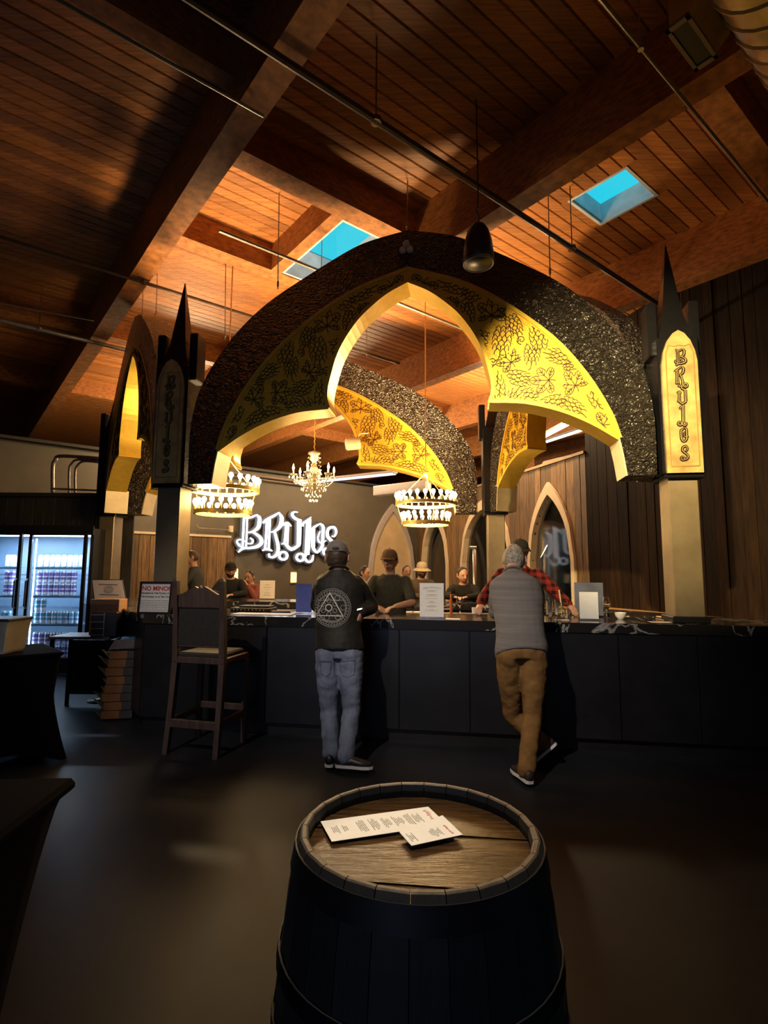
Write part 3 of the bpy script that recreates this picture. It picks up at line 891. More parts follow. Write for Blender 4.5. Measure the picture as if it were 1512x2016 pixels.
# hanger rods that carry the canopy
def rod(px, y0, y1, Y, label):
    a, b = at(px[0], y0, Y), at(px[1], y1, Y)
    o = thing('hanger_rod', label, 'rod', b)
    MB().tube([a, b], 0.006, 6).build('rod_bar', M_PIPE, o, world=True)
    MB().cbox(a, (0.05, 0.05, 0.05), 0.006).build('rod_anchor', M_PIPE, o, world=True)
    MB().lathe([(0.012, -0.03), (0.012, 0.03)], b + Vector((0, 0, 0.06)), 8).build('turnbuckle', M_PIPE, o, world=True)
rod((804, 801), 262, 452, 5.36, 'thin steel rod holding the apex of the front arch')
rod((1076, 1083), 250, 545, 5.16, 'thin steel rod holding the right shoulder of the front arch')
rod((551, 547), 270, 570, 5.55, 'thin steel rod holding the left shoulder of the front arch')
rod((445, 443), 450, 668, 6.6, 'short steel rod behind the left spire, near the front arch')
rod((284, 280), 480, 627, 7.0, 'left one of two thin rods above the narrow left arch')
rod((312, 307), 470, 625, 7.2, 'right one of two thin rods above the narrow left arch')
rod((722, 722), 520, 702, 8.3, 'thin steel rod seen through the front arch, holding the rear arch')

# ------------------------------------------------------------------ the bar: four counters round a trapezoid
QUAD = [NL, NR, FR, FL]
def offset_quad(dist):
    """corner points of the plan moved outwards"""
    n = 4; out = []
    for i in range(n):
        p0, p1, p2 = QUAD[i - 1], QUAD[i], QUAD[(i + 1) % n]
        e0 = (p1 - p0).normalized(); e1 = (p2 - p1).normalized()
        n0 = Vector((e0.y, -e0.x, 0)); n1 = Vector((e1.y, -e1.x, 0))
        M = Matrix(((n0.x, n0.y), (n1.x, n1.y)))
        r = M.inverted() @ Vector((n0.dot(p1) + dist, n1.dot(p1) + dist))
        out.append(Vector((r[0], r[1], 0)))
    return out
qo = offset_quad(0.28); qi = offset_quad(-0.50); qb = offset_quad(0.25); qbi = offset_quad(-0.42)
qp = offset_quad(0.22)
for q_ in (qo, qb, qp, qi, qbi): q_[1] = q_[1] + (NR - NL).normalized() * 0.85
M_BARP = mat('bar_front_panel', (0.012, 0.012, 0.014), 0.34, var=0.3, scale=3, bump=0.05)
names = [('front bar counter with black marble top and dark panelled face', 0), ('right-hand bar counter running back from the near right column', 1),
         ('rear bar counter where the far guests lean', 2), ('left-hand bar counter running back behind the sign', 3)]
BARTOP = 1.08
for lab, i in names:
    j = (i + 1) % 4
    mid = (qo[i] + qo[j]) / 2
    t = thing('bar_counter', lab, 'bar counter', mid, 0, 'counters of the bar')
    m = MB()
    pl = [(p.x, p.y) for p in (qo[i], qo[j], qi[j], qi[i])]
    m.prism(pl, (0, 0, 0), (1, 0, 0), (0, 1, 0), (0, 0, 1), BARTOP - 0.085, BARTOP)
    m.build('marble_top', M_MARBLE, t, world=True)
    m = MB(); pl = [(p.x, p.y) for p in (qb[i], qb[j], qbi[j], qbi[i])]
    m.prism(pl, (0, 0, 0), (1, 0, 0), (0, 1, 0), (0, 0, 1), 0.10, BARTOP - 0.085)
    m.build('carcass', M_BLACK, t, world=True)
    m = MB(); pl = [(p.x, p.y) for p in (qp[i], qp[j], qbi[j], qbi[i])]
    m.prism(pl, (0, 0, 0), (1, 0, 0), (0, 1, 0), (0, 0, 1), 0.0, 0.10)
    m.build('plinth', M_BLACK, t, world=True)
    e = (qb[j] - qb[i]); L = e.length; e.normalize(); nn = Vector((e.y, -e.x, 0))
    cnt = max(1, round(L / 0.62)); w = L / cnt
    for k in range(cnt):
        c = qb[i] + e * (w * (k + 0.5)) + nn * 0.008
        MB().cbox((c.x, c.y, 0.545), (w - 0.008, 0.02, 0.88), 0.004, math.atan2(e.y, e.x)).build('front_panel', M_BARP, t, world=True)
# service counter with steel edge inside, along the rear counter
e = (FR - FL).normalized(); nn = Vector((e.y, -e.x, 0))
sc = thing('service_counter', 'low steel-edged service counter inside the bar before the rear counter', 'counter', FL.lerp(FR, 0.55) + nn * 0.75)
c = FL.lerp(FR, 0.55) + nn * 0.78
MB().cbox((c.x, c.y, 0.43), (3.4, 0.5, 0.86), 0.01, math.atan2(e.y, e.x)).build('cabinet', M_BLACK, sc, world=True)
MB().cbox((c.x, c.y, 0.89), (3.5, 0.56, 0.05), 0.01, math.atan2(e.y, e.x)).build('steel_top', M_STEEL, sc, world=True)
c2 = c + nn * 0.29
MB().cbox((c2.x, c2.y, 0.98), (3.5, 0.025, 0.06), 0.006, math.atan2(e.y, e.x)).build('steel_rail', M_STEEL, sc, world=True)
# ------------------------------------------------------------------ ring chandeliers with bulbs
M_BULB = mat('lit_bulb', (1, 0.9, 0.7), 0.3, emit=(1.0, 0.72, 0.34), estr=22.0)
M_BRASS = mat('brass_ring', (0.80, 0.58, 0.17), 0.4, metal=0.35, var=0.15, scale=14)
M_IRON = mat('dark_iron_ring', (0.06, 0.045, 0.02), 0.4, metal=0.6, var=0.2)
bulb_me = MB().lathe([(0.008, 0), (0.010, 0.012), (0.013, 0.022), (0.024, 0.042), (0.028, 0.058), (0.024, 0.076), (0.012, 0.087), (0.0005, 0.09)], seg=10).mesh('bulb', True)
bulb_me.materials.append(M_BULB)
sock_me = MB().lathe([(0.011, -0.045), (0.011, 0.004)], seg=8).mesh('socket', True); sock_me.materials.append(M_BRASS)
def ring_chandelier(loc, label, hang_top, power, rz=0.0):
    t = thing('ring_chandelier', label, 'chandelier', loc, rz)
    for R, z, n in ((0.405, 0.0, 24), (0.325, -0.27, 20)):
        m = MB(); m.lathe([(R - 0.012, -0.02), (R + 0.012, -0.02), (R + 0.012, 0.025), (R - 0.012, 0.025), (R - 0.012, -0.02)], (0, 0, z), 48, cap=False)
        m.build('ring', M_BRASS, t, auto=40)
        for k in range(n):
            a = 2 * math.pi * k / n
            p = (R * math.cos(a), R * math.sin(a), z + 0.07)
            b = put('bulb', bulb_me, None, t, p)
            s = put('socket', sock_me, None, b, (0, 0, 0))
    for k in range(3):
        a = 2 * math.pi * k / 3 + 0.5
        MB().tube([(0.405 * math.cos(a), 0.405 * math.sin(a), 0.02), (0.02 * math.cos(a), 0.02 * math.sin(a), 0.42)], 0.006, 6).build('suspension_rod', M_BRASS, t)
        MB().tube([(0.405 * math.cos(a), 0.405 * math.sin(a), -0.01), (0.325 * math.cos(a), 0.325 * math.sin(a), -0.26)], 0.006, 6).build('ring_link', M_BRASS, t)
    m = MB(); m.lathe([(0.03, 0.40), (0.035, 0.43), (0.02, 0.46), (0.008, 0.48), (0.008, hang_top - loc[2])], seg=10); m.build('hanging_stem', M_BRASS, t, smooth=True)
    lamp('chandelier_light', 'POINT', (loc[0], loc[1], loc[2] + 0.02), power * 0.36, WARM, 0.28)
    lamp('chandelier_uplight', 'SPOT', (loc[0], loc[1], loc[2] + 0.15), power * 2.4, WARM, 0.3, (loc[0], loc[1], 6), 100, 1.0)  # extra upward spot added to brighten the ceiling, not part of the fitting
    return t
pL = at(441, 966, 6.5); pR = at(838, 993, 7.5)
ring_chandelier(pL, 'two-tier brass ring chandelier of globe bulbs, left inside the canopy', 5.55, 270, 0.2)
ring_chandelier(pR, 'two-tier brass ring chandelier of globe bulbs, right inside the canopy', 5.55, 420, 0.7)

# ------------------------------------------------------------------ crystal chandelier
def crystal_chandelier(loc):
    t = thing('crystal_chandelier', 'small crystal chandelier with candle bulbs hanging in the middle of the canopy', 'chandelier', loc)
    M_CR = mat('cut_crystal', (0.75, 0.68, 0.52), 0.08, metal=0.6, var=0.35, scale=60)
    M_FL = mat('lit_candle_bulb', (1, 0.85, 0.6), 0.3, emit=(1.0, 0.66, 0.26), estr=40.0)
    m = MB(); m.lathe([(0.01, 0.62), (0.075, 0.60), (0.085, 0.58), (0.05, 0.55), (0.06, 0.50), (0.03, 0.47), (0.035, 0.42), (0.08, 0.33), (0.095, 0.28), (0.05, 0.24), (0.04, 0.2), (0.10, 0.17), (0.06, 0.12), (0.02, 0.08), (0.03, 0.04), (0.005, 0.0)], seg=14)
    m.build('centre_stem', M_CR, t, smooth=True)
    m = MB(); z = 0.62
    k = 0
    while z < 5.5 - loc[2]:
        m.lathe([(0.006, 0), (0.006, 0.035)], (0.004 * (-1) ** k, 0, z), 5); z += 0.037; k += 1
    m.build('chain', M_BRASS, t)
    rnd = random.Random(3)
    drop = MB().lathe([(0.0005, 0), (0.009, -0.014), (0.005, -0.035), (0.0005, -0.042)], seg=5).mesh('drop'); drop.materials.append(M_CR)
    bead = MB().lathe([(0.0005, 0.008), (0.008, 0), (0.0005, -0.008)], seg=5).mesh('bead'); bead.materials.append(M_CR)
    for k in range(6):
        a = 2 * math.pi * k / 6 + 0.35; ca, sa = math.cos(a), math.sin(a)
        pts = [(0.04 * ca, 0.04 * sa, 0.22), (0.11 * ca, 0.11 * sa, 0.14), (0.19 * ca, 0.19 * sa, 0.15), (0.26 * ca, 0.26 * sa, 0.22), (0.275 * ca, 0.275 * sa, 0.27)]
        arm = MB().tube(catmull(pts, 4), 0.008, 6).build('arm', M_CR, t, smooth=True)
        MB().lathe([(0.01, 0.26), (0.05, 0.275), (0.055, 0.285), (0.012, 0.28), (0.011, 0.34), (0.0005, 0.342)], (0.275 * ca, 0.275 * sa, 0), 10).build('candle_cup', M_CR, arm, smooth=True)
        MB().lathe([(0.009, 0.34), (0.015, 0.365), (0.010, 0.395), (0.0005, 0.425)], (0.275 * ca, 0.275 * sa, 0), 8).build('candle_bulb', M_FL, arm, smooth=True)
        for q in range(4):
            b = a + q * 1.57
            put('drop', drop, None, arm, (0.275 * ca + 0.05 * math.cos(b), 0.275 * sa + 0.05 * math.sin(b), 0.27))
        for q in range(5):   # swags of beads from the stem to the cup
            f = q / 5
            put('bead', bead, None, arm, ((0.08 + 0.19 * f) * ca, (0.08 + 0.19 * f) * sa, 0.33 - 0.12 * math.sin(math.pi * f) - 0.05 * f))
    for R, n, ln, z0 in ((0.16, 16, 3, 0.17), (0.10, 12, 5, 0.14), (0.05, 8, 6, 0.10)):
        for k in range(n):
            a = 2 * math.pi * k / n
            for q in range(ln):
                put('bead' if q < ln - 1 else 'drop', bead if q < ln - 1 else drop, None, t, (R * math.cos(a), R * math.sin(a), z0 - q * 0.026))
    for k in range(10):
        a = 2 * math.pi * k / 10
        for q in range(6):
            f = q / 5
            put('bead', bead, None, t, ((0.075 + 0.03 * f) * math.cos(a), (0.075 + 0.03 * f) * math.sin(a), 0.58 - 0.28 * f))
    lamp('crystal_light', 'POINT', (loc[0], loc[1], loc[2] + 0.42), 80, WARM, 0.2)
crystal_chandelier(at(617, 978, 7.2))

# ------------------------------------------------------------------ lit wall sign
SO = atd(565, 1058, BWP, WN)
SO = SO + WN * 0.10
M_SIGN = mat('lit_sign_face', (0.9, 0.92, 1.0), 0.4, emit=(0.86, 0.92, 1.0), estr=3.2)
M_SIGNB = mat('sign_backing', (0.05, 0.05, 0.055), 0.3, var=0.2)
sgn = thing('wall_sign', 'large white backlit blackletter sign on the back wall', 'sign', SO)
e0, e1 = atd(470, 1058, BWP, WN), atd(665, 1058, BWP, WN)
SS = (e1 - e0).length / (195 * 6.3)
dpt = (SO - CAM).dot(FWD)
SV = dpt / FPX / 6.3
# stretch the strokes along the wall so that the foreshortened sign reads as in the photograph
for ch in 'BRUJOS':
    m = MB(); letter(m, ch, SO, DA * (SS / SV), Vector((0, 0, 1)), WN, SV, 0.03, 0.07, 0.9, -1, cx=725, cy=490)
    m.build('sign_letter', M_SIGN, sgn, world=True)
    m = MB(); letter(m, ch, SO, DA * (SS / SV), Vector((0, 0, 1)), WN, SV, -0.05, 0.0, 1.0, 46, cx=725, cy=490)
    m.build('backing_plate', M_SIGNB, sgn, world=True)

# ------------------------------------------------------------------ fixtures
def linear_fixture(p0, p1, label, est=6.0, col=(0.9, 0.92, 1.0), w=0.14):
    d = (p1 - p0); L = d.length; d.normalize(); c = (p0 + p1) / 2
    t = thing('strip_light', label, 'light', c, math.atan2(d.y, d.x))
    pit = math.asin(d.z)
    MB().cbox((0, 0, 0.03), (L, w, 0.05), 0.008).build('housing', M_WHITE, t)
    for s_ in (-0.3, 0.3):
        MB().tube([(-L / 2 + 0.03, s_ * w, -0.008), (L / 2 - 0.03, s_ * w, -0.008)], 0.014, 8).build('tube', mat('lit_tube_%g' % est, (1, 1, 1), 0.4, emit=col, estr=est), t)
    return t
linear_fixture(at(583, 962, 12.6), at(778, 921, 11.2), 'bluish linear fixture slung under the roof above the right ring chandelier', 1.3, (0.55, 0.6, 1.0), 0.2)
linear_fixture(at(1046, 868, 13.5), at(1142, 826, 11.2), 'lit strip light seen through the gap right of the rear column, upper one', 5, (1.0, 0.9, 0.75), 0.2)
linear_fixture(at(1072, 868, 13.6), at(1158, 845, 12.2), 'lit strip light seen through the gap right of the rear column, lower one', 4, (1.0, 0.9, 0.75))
m = MB(); m.tube([at(1072, 913, 13.5), at(1158, 893, 12.2)], 0.07, 10); tag(m.build('insulated_pipe', M_TRIM), 'pale insulated pipe above the board wall by the tall dark wall', 'pipe')
MB().cbox((0, 0, 0), (0.2, 0.2, 2.6), 0.01).build('wood_post', M_BEAM, None, loc=at(1043, 900, 14.5)); tag(bpy.data.objects['wood_post'], 'reddish timber post behind the board wall', 'post')
bo = at(752, 968, 12.0)
m = MB(); m.cbox((0, 0, 0), (1.5, 0.22, 0.22), 0.01); o = m.build('white_duct', M_WHITE, loc=at(790, 962, 12.2)); o.rotation_euler = (0, 0, math.radians(-40)); tag(o, 'white boxed duct under the roof behind the right ring chandelier', 'duct')
# conduit along the head of the back wall
m = MB(); m.tube([atd(425, 928, BWP, WN) + WN * 0.1, atd(600, 951, BWP, WN) + WN * 0.1], 0.03, 8); m.tube([atd(425, 934, BWP, WN) + WN * 0.1, atd(600, 957, BWP, WN) + WN * 0.1], 0.02, 8)
tag(m.build('wall_conduit', M_PIPE), 'pair of bright conduits along the head of the back wall', 'pipe')
# horizontal bar with bracket on the back wall
t = thing('wall_bar', 'thin pale wall bar with a bracket left of the lit sign', 'bar', atd(420, 1042, BWP, WN))
m = MB(); m.tube([atd(384, 1034, BWP, WN) + WN * 0.1, atd(388, 1040, BWP, WN) + WN * 0.1, atd(448, 1044, BWP, WN) + WN * 0.1], 0.015, 6); m.build('bar_tube', M_PIPE, t, world=True)
c = atd(453, 1042, BWP, WN) + WN * 0.05; MB().cbox(c, (0.09, 0.1, 0.16), 0.01, AA).build('bracket', M_TRIM, t, world=True)
# small lit sconces low on the back wall
for px, py, lb in ((577, 1137, 'small lit yellow wall sconce below the sign, right one'), (461, 1131, 'small lit yellow wall sconce beside the cap wearer, left one')):
    c = atd(px, py, BWP, WN)
    t = thing('wall_sconce', lb, 'sconce', c)
    MB().cbox(c + WN * 0.03, (0.16, 0.05, 0.26), 0.01, AA).build('glass_shade', mat('lit_sconce', (1, 0.85, 0.5), 0.4, emit=(1.0, 0.8, 0.45), estr=1.1), t, world=True)
    MB().cbox(c + WN * 0.01, (0.18, 0.02, 0.30), 0.005, AA).build('back_plate', M_BRASS, t, world=True)
# bent conduits above the cooler partition
for k, (xs, ys, yt, xe) in enumerate(((104, 966, 898, 205), (136, 968, 905, 200), (148, 968, 908, 198))):
    Y = 9.25
    pts = [at(xs, ys + 8, Y), at(xs, yt + 22, Y), at(xs + 5, yt + 8, Y), at(xs + 18, yt, Y), at(xe, yt + (xe - xs) * 0.05, Y)]
    m = MB(); m.tube(catmull(pts, 5), 0.032 if k == 0 else 0.02, 8)
    tag(m.build('bent_conduit', M_PIPE, smooth=True), ['thick outer bent conduit above the drinks cooler', 'middle bent conduit above the drinks cooler', 'inner bent conduit above the drinks cooler'][k], 'pipe', 'bent conduits')
m = MB(); m.tube([at(100, 962, 9.22), at(205, 966, 9.22)], 0.018, 6); tag(m.build('cross_conduit', M_PIPE), 'straight conduit crossing below the bent ones above the cooler', 'pipe')
# pendant speaker
p = at(942, 520, 4.35)
t = thing('pendant_speaker', 'black bell-shaped pendant speaker hanging before the arch', 'speaker', p)
MB().lathe([(0.118, 0.0), (0.130, 0.02), (0.128, 0.10), (0.115, 0.20), (0.09, 0.29), (0.06, 0.34), (0.02, 0.365), (0.0005, 0.37)], seg=28).build('speaker_shell', mat('satin_black_plastic', (0.02, 0.018, 0.016), 0.38, var=0.2), t, smooth=True)
MB().lathe([(0.0005, 0.012), (0.10, 0.010), (0.118, 0.0), (0.124, -0.006), (0.132, 0.004), (0.130, 0.02)], seg=28, cap=False).build('grille_rim', mat('grey_speaker_rim', (0.10, 0.09, 0.08), 0.4, var=0.2), t, smooth=True)
m = MB(); m.tube(catmull([(0, 0, 0.36), (0.012, 0, 0.42), (-0.012, 0, 0.50), (0.004, 0, 0.60), (0, 0, CEIL - p.z)], 5), 0.006, 6); m.build('cord', M_PIPED, t)
# cylinder spotlight by the rear arch
p = at(695, 874, 7.9)
t = thing('cylinder_spotlight', 'short cream cylinder spotlight mounted beside the rear arch', 'light', p, 0.2)
M = Matrix.Rotation(math.radians(80), 4, 'Y')
b = MB().lathe([(0.0005, -0.1), (0.085, -0.1), (0.09, -0.09), (0.09, 0.10), (0.0005, 0.10)], seg=18)
MB().add([M @ Vector(v) for v in b.v], b.f).build('housing', M_TRIM, t, auto=40)
b = MB().lathe([(0.0005, -0.115), (0.07, -0.112), (0.075, -0.1)], seg=18)
MB().add([M @ Vector(v) for v in b.v], b.f).build('lens', mat('spot_lens', (0.75, 0.7, 0.55), 0.2), t, smooth=True)
MB().tube([(0.05, 0, 0.08), (0.10, 0, 0.16), (0.24, 0.1, 0.2)], 0.012, 6).build('bracket', M_TRIM, t)
# spiral air duct and register, upper right corner
zc = 4.60; bc = 0.62; rad = 0.34
t = thing('air_duct', 'spiral galvanised air duct in the upper right corner', 'duct', PAB(4, bc, zc))
m = MB(); pts = []; rs = []
a = 2.0
while a < 6.2:
    for f, rr in ((0, rad), (0.03, rad), (0.04, rad + 0.012), (0.055, rad + 0.012), (0.065, rad)):
        pts.append(PAB(a + f, bc, zc)); rs.append(rr)
    a += 0.15
m.tube(pts, rs, 32); m.build('spiral_tube', mat('duct_metal', (0.36, 0.29, 0.16), 0.35, metal=0.9, var=0.35, scale=5), t, auto=50, world=True)
MB().tube([PAB(4.0, bc, zc), PAB(4.05, bc, zc)], rad + 0.025, 32).build('duct_collar', M_STEEL, t, auto=50, world=True)
M_TAN = mat('tan_sheet_metal', (0.55, 0.38, 0.14), 0.45, metal=0.2, var=0.25, scale=5)
m = MB(); a_lo, a_hi = 2.90, 3.27
m.prism([(1.06, 4.49), (1.15, 4.49), (1.15, 4.72), (0.90, 4.72), (0.94, 4.60)], PAB(0, 0, 0), DB, (0, 0, 1), DA, a_lo, a_hi)
bt = m.build('boot', M_TAN, t, world=True)
m = MB()
for (x0, x1, y0, y1) in ((a_lo - .012, a_hi + .012, 1.045, 1.065), (a_lo - .012, a_hi + .012, 1.15, 1.17), (a_lo - .012, a_lo + .02, 1.045, 1.17), (a_hi - .02, a_hi + .012, 1.045, 1.17)):
    ab_box(m, x0, x1, y0, y1, 4.475, 4.495)
m.build('register_frame', mat('register_frame_grey', (0.25, 0.17, 0.10), 0.5, var=0.1), bt, world=True)
m = MB(); ab_box(m, a_lo + .02, a_hi - .02, 1.065, 1.15, 4.483, 4.489); m.build('register_opening', M_BLACK, bt, world=True)
# ------------------------------------------------------------------ drinks cooler with cans
M_COOL = mat('cooler_black', (0.012, 0.012, 0.013), 0.4, var=0.2)
M_COOLI = mat('cooler_liner', (0.12, 0.19, 0.28), 0.4, var=0.05)
FRY = 8.2
fx0, fx1 = at(-62, 1053, FRY).x, at(168, 1054, FRY).x
t = thing('drinks_cooler', 'tall black two-door glass drinks cooler, lit inside, at far left', 'cooler', ((fx0 + fx1) / 2, FRY + 0.4, 0))
X0, X1 = fx0 - 0.10, fx1 + 0.10
def fb(m, x0, x1, y0, y1, z0, z1): m.box(((x0 + x1) / 2, (y0 + y1) / 2, (z0 + z1) / 2), (x1 - x0, y1 - y0, z1 - z0))
m = MB()
fb(m, X0, X0 + 0.05, FRY + 0.06, FRY + 0.8, 0.0, 2.14); fb(m, X1 - 0.05, X1, FRY + 0.06, FRY + 0.8, 0, 2.14)
fb(m, X0 + 0.05, X1 - 0.05, FRY + 0.75, FRY + 0.8, 0, 2.14); fb(m, X0 + 0.05, X1 - 0.05, FRY + 0.06, FRY + 0.75, 2.06, 2.14); fb(m, X0 + 0.05, X1 - 0.05, FRY + 0.06, FRY + 0.75, 0.0, 0.20)
m.build('cabinet', M_COOL, t, world=True)
m = MB(); fb(m, X0 + 0.052, X1 - 0.052, FRY + 0.73, FRY + 0.748, 0.2, 2.06); m.build('liner', M_COOLI, t, world=True)
m = MB(); fb(m, X0, X1, FRY + 0.03, FRY + 0.06, 2.04, 2.18); m.build('header', M_COOL, t, world=True)
gx = [(fx0 + 0.02, at(38, 1053, FRY).x), (at(64, 1053, FRY).x, fx1 - 0.02)]
zb, zt = 0.235, 2.03
M_TUBE = mat('cooler_lamp', (1, 1, 1), 0.4, emit=(0.55, 0.78, 1.0), estr=14.0)
for k, (a, b) in enumerate(gx):
    m = MB()
    fb(m, a - 0.045, a, FRY, FRY + 0.04, zb - 0.05, zt + 0.03); fb(m, b, b + 0.045, FRY, FRY + 0.04, zb - 0.05, zt + 0.03)
    fb(m, a, b, FRY, FRY + 0.04, zb - 0.05, zb); fb(m, a, b, FRY, FRY + 0.04, zt, zt + 0.03)
    d = m.build('door', M_COOL, t, world=True)
    m = MB(); fb(m, a, b, FRY + 0.018, FRY + 0.024, zb, zt); m.build('pane', M_GLASS, d, world=True)
    hx = b + 0.015 if k == 0 else a - 0.015
    m = MB(); m.tube([(hx, FRY - 0.01, 0.95), (hx, FRY - 0.05, 0.98), (hx, FRY - 0.05, 1.35), (hx, FRY - 0.01, 1.38)], 0.012, 8); m.build('handle', M_BLACK, d, world=True)
    for sx in (a + 0.015, b - 0.015):
        m = MB(); m.tube([(sx, FRY + 0.085, zb + 0.05), (sx, FRY + 0.085, zt - 0.05)], 0.011, 6); m.build('lamp_tube', M_TUBE, t, world=True)
m = MB(); fb(m, X0 + 0.1, X1 - 0.1, FRY + 0.12, FRY + 0.2, 2.02, 2.04); m.build('lamp_tube', M_TUBE, t, world=True)
shelf_z = [at(100, y, FRY + 0.2).z for y in (1117, 1172, 1227)] + [0.22]
for z in shelf_z[:3]:
    for (a, b) in gx:
        m = MB()
        fb(m, a - 0.01, b + 0.01, FRY + 0.08, FRY + 0.10, z - 0.03, z)
        for q in range(9): fb(m, a - 0.01, b + 0.01, FRY + 0.12 + q * 0.06, FRY + 0.128 + q * 0.06, z - 0.012, z - 0.004)
        m.build('shelf', M_COOLI, t, world=True)
lamp('cooler_light', 'AREA', ((gx[1][0] + gx[1][1]) / 2, FRY + 0.10, 1.98), 38, (0.7, 0.85, 1.0), 0.7, ((gx[1][0] + gx[1][1]) / 2, FRY + 0.35, 0), sy=0.1)
lamp('cooler_light', 'AREA', ((gx[0][0] + gx[0][1]) / 2, FRY + 0.10, 1.98), 38, (0.7, 0.85, 1.0), 0.7, ((gx[0][0] + gx[0][1]) / 2, FRY + 0.35, 0), sy=0.1)
# cans: body wrap, bands, bare rim
def can_mesh(nm, wrap, band):
    m = MB()
    m.lathe([(0.024, 0), (0.036, 0.010), (0.038, 0.018)], seg=10, mi=2, cap=True)
    for (z0, z1, mi) in ((0.018, 0.045, 1), (0.045, 0.075, 0), (0.075, 0.092, 1), (0.092, 0.135, 0)):
        m.lathe([(0.038, z0), (0.038, z1)], seg=10, mi=mi, cap=False)
    m.lathe([(0.038, 0.135), (0.030, 0.153), (0.031, 0.158), (0.028, 0.156), (0.0005, 0.152)], seg=10, mi=2, cap=False)
    me = m.mesh(nm, True)
    for mm in (wrap, band, mat('can_aluminium', (0.7, 0.72, 0.75), 0.3, metal=0.6, var=0.05)): me.materials.append(mm)
    return me
cw = mat('can_white_wrap', (0.85, 0.88, 0.90), 0.35, var=0.05); cp = mat('can_purple_wrap', (0.22, 0.14, 0.42), 0.35, var=0.3, scale=40)
cb = mat('can_teal_wrap', (0.12, 0.36, 0.52), 0.35, var=0.3, scale=40); cl = mat('can_pale_band', (0.78, 0.75, 0.86), 0.35, var=0.2, scale=60)
white = can_mesh('white_can', cw, cw); purple = can_mesh('purple_can', cp, cl); teal = can_mesh('teal_can', cb, cl)
ORD = ['first from left', 'second from left', 'third from left', 'fourth from left', 'fifth from left', 'sixth from left', 'seventh from left', 'eighth from left', 'ninth from left', 'tenth from left']
def cans(door, side, me, z, cols, rows, col_nm, shelf_nm, pitch=0.088, skip=0):
    a, b = gx[door]
    n = int((b - a - 0.06) / pitch)
    for r in range(rows):
        for i in range(n) if cols is None else cols:
            x = a + 0.055 + pitch * i
            if at(0, 1150, FRY).x - 0.05 > x: continue
            o = put(me.name, me, None, None, (x, FRY + 0.16 + 0.004 * ((i * 7) % 3), z + 0.185 * r)); o.scale = (1, 1, 1.16)
            o.rotation_euler = (0, 0, (i * 1.7) % 6.28)
            tag(o, '%s can, %s, %s%s, %s cooler door' % (col_nm, ORD[i], '' if rows == 1 else ('lower layer, ' if r == 0 else 'upper layer, '), shelf_nm, side), 'can', 'cans in the drinks cooler')
for door, side in ((1, 'right'), (0, 'left')):
    cans(door, side, white, shelf_z[0], None, 1, 'white', 'top row')
    cans(door, side, purple, shelf_z[1], range(0, 7) if door else None, 2, 'purple and white', 'second shelf')
    cans(door, side, teal, shelf_z[2], None, 1, 'teal and white', 'third shelf')
    cans(door, side, purple, shelf_z[3], None, 2, 'purple banded', 'bottom row')
for i in range(2):
    o = put('teal_can', teal, None, None, (gx[1][0] + 0.055 + 0.088 * i, FRY + 0.16, shelf_z[2] + 0.185)); o.scale = (1, 1, 1.16); tag(o, 'teal can stacked on the ' + ('first' if i == 0 else 'second') + ' can of the third shelf, right cooler door', 'can', 'cans in the drinks cooler')
# partition round the cooler, clad in dark boards
pt = wall_box('wall_partition', Vector((0, 9.12, 0)), Vector((1, 0, 0)), -11.9, -4.25, 0, 2.72, 0.12, M_WALLD)
x = -9.0
while x < -4.3:
    w_ = random.uniform(0.17, 0.27)
    MB().cbox((x + w_ / 2, 9.10, 1.36), (w_ - 0.006, 0.03 + random.uniform(0, .012), 2.70), 0.004).build('board', mat('dark_grey_board', (0.045, 0.042, 0.036), 0.6, var=0.5, scale=5, stretch=(5, 5, .5), rnd=0.3), pt)
    x += w_
MB().box((-7.0, 9.08, 2.75), (5.5, 0.24, 0.06)).build('trim_4', M_WALLD)['kind'] = 'structure'

# ------------------------------------------------------------------ wine barrel used as a table
bx, by = 0.083, 1.315
t = thing('wine_barrel', 'dark oak wine barrel standing on end as a table in the foreground', 'barrel', (bx, by, 0)); t.scale = (1, 1, 0.977)
M_STAVE = mat('barrel_stave_black', (0.004, 0.0035, 0.003), 0.7, var=0.4, scale=8, stretch=(4, 4, 0.6), rnd=0.3, bump=0.3)
M_RIM = mat('barrel_rim_wood', (0.09, 0.065, 0.045), 0.5, var=0.5, scale=20, rnd=0.25, bump=0.3)
M_HEAD = mat('barrel_head_wood', (0.045, 0.023, 0.008), 0.24, var=0.75, scale=7, stretch=(1.2, 10, 1), rot=(0, 0, 0.12), rnd=0.25, bump=0.45)
M_HOOP = mat('barrel_hoop_iron', (0.008, 0.008, 0.012), 0.5, metal=0.6, var=0.4, scale=10)
def brad(z): return 0.318 - 0.048 * ((z - 0.475) / 0.475) ** 2
NS = 26
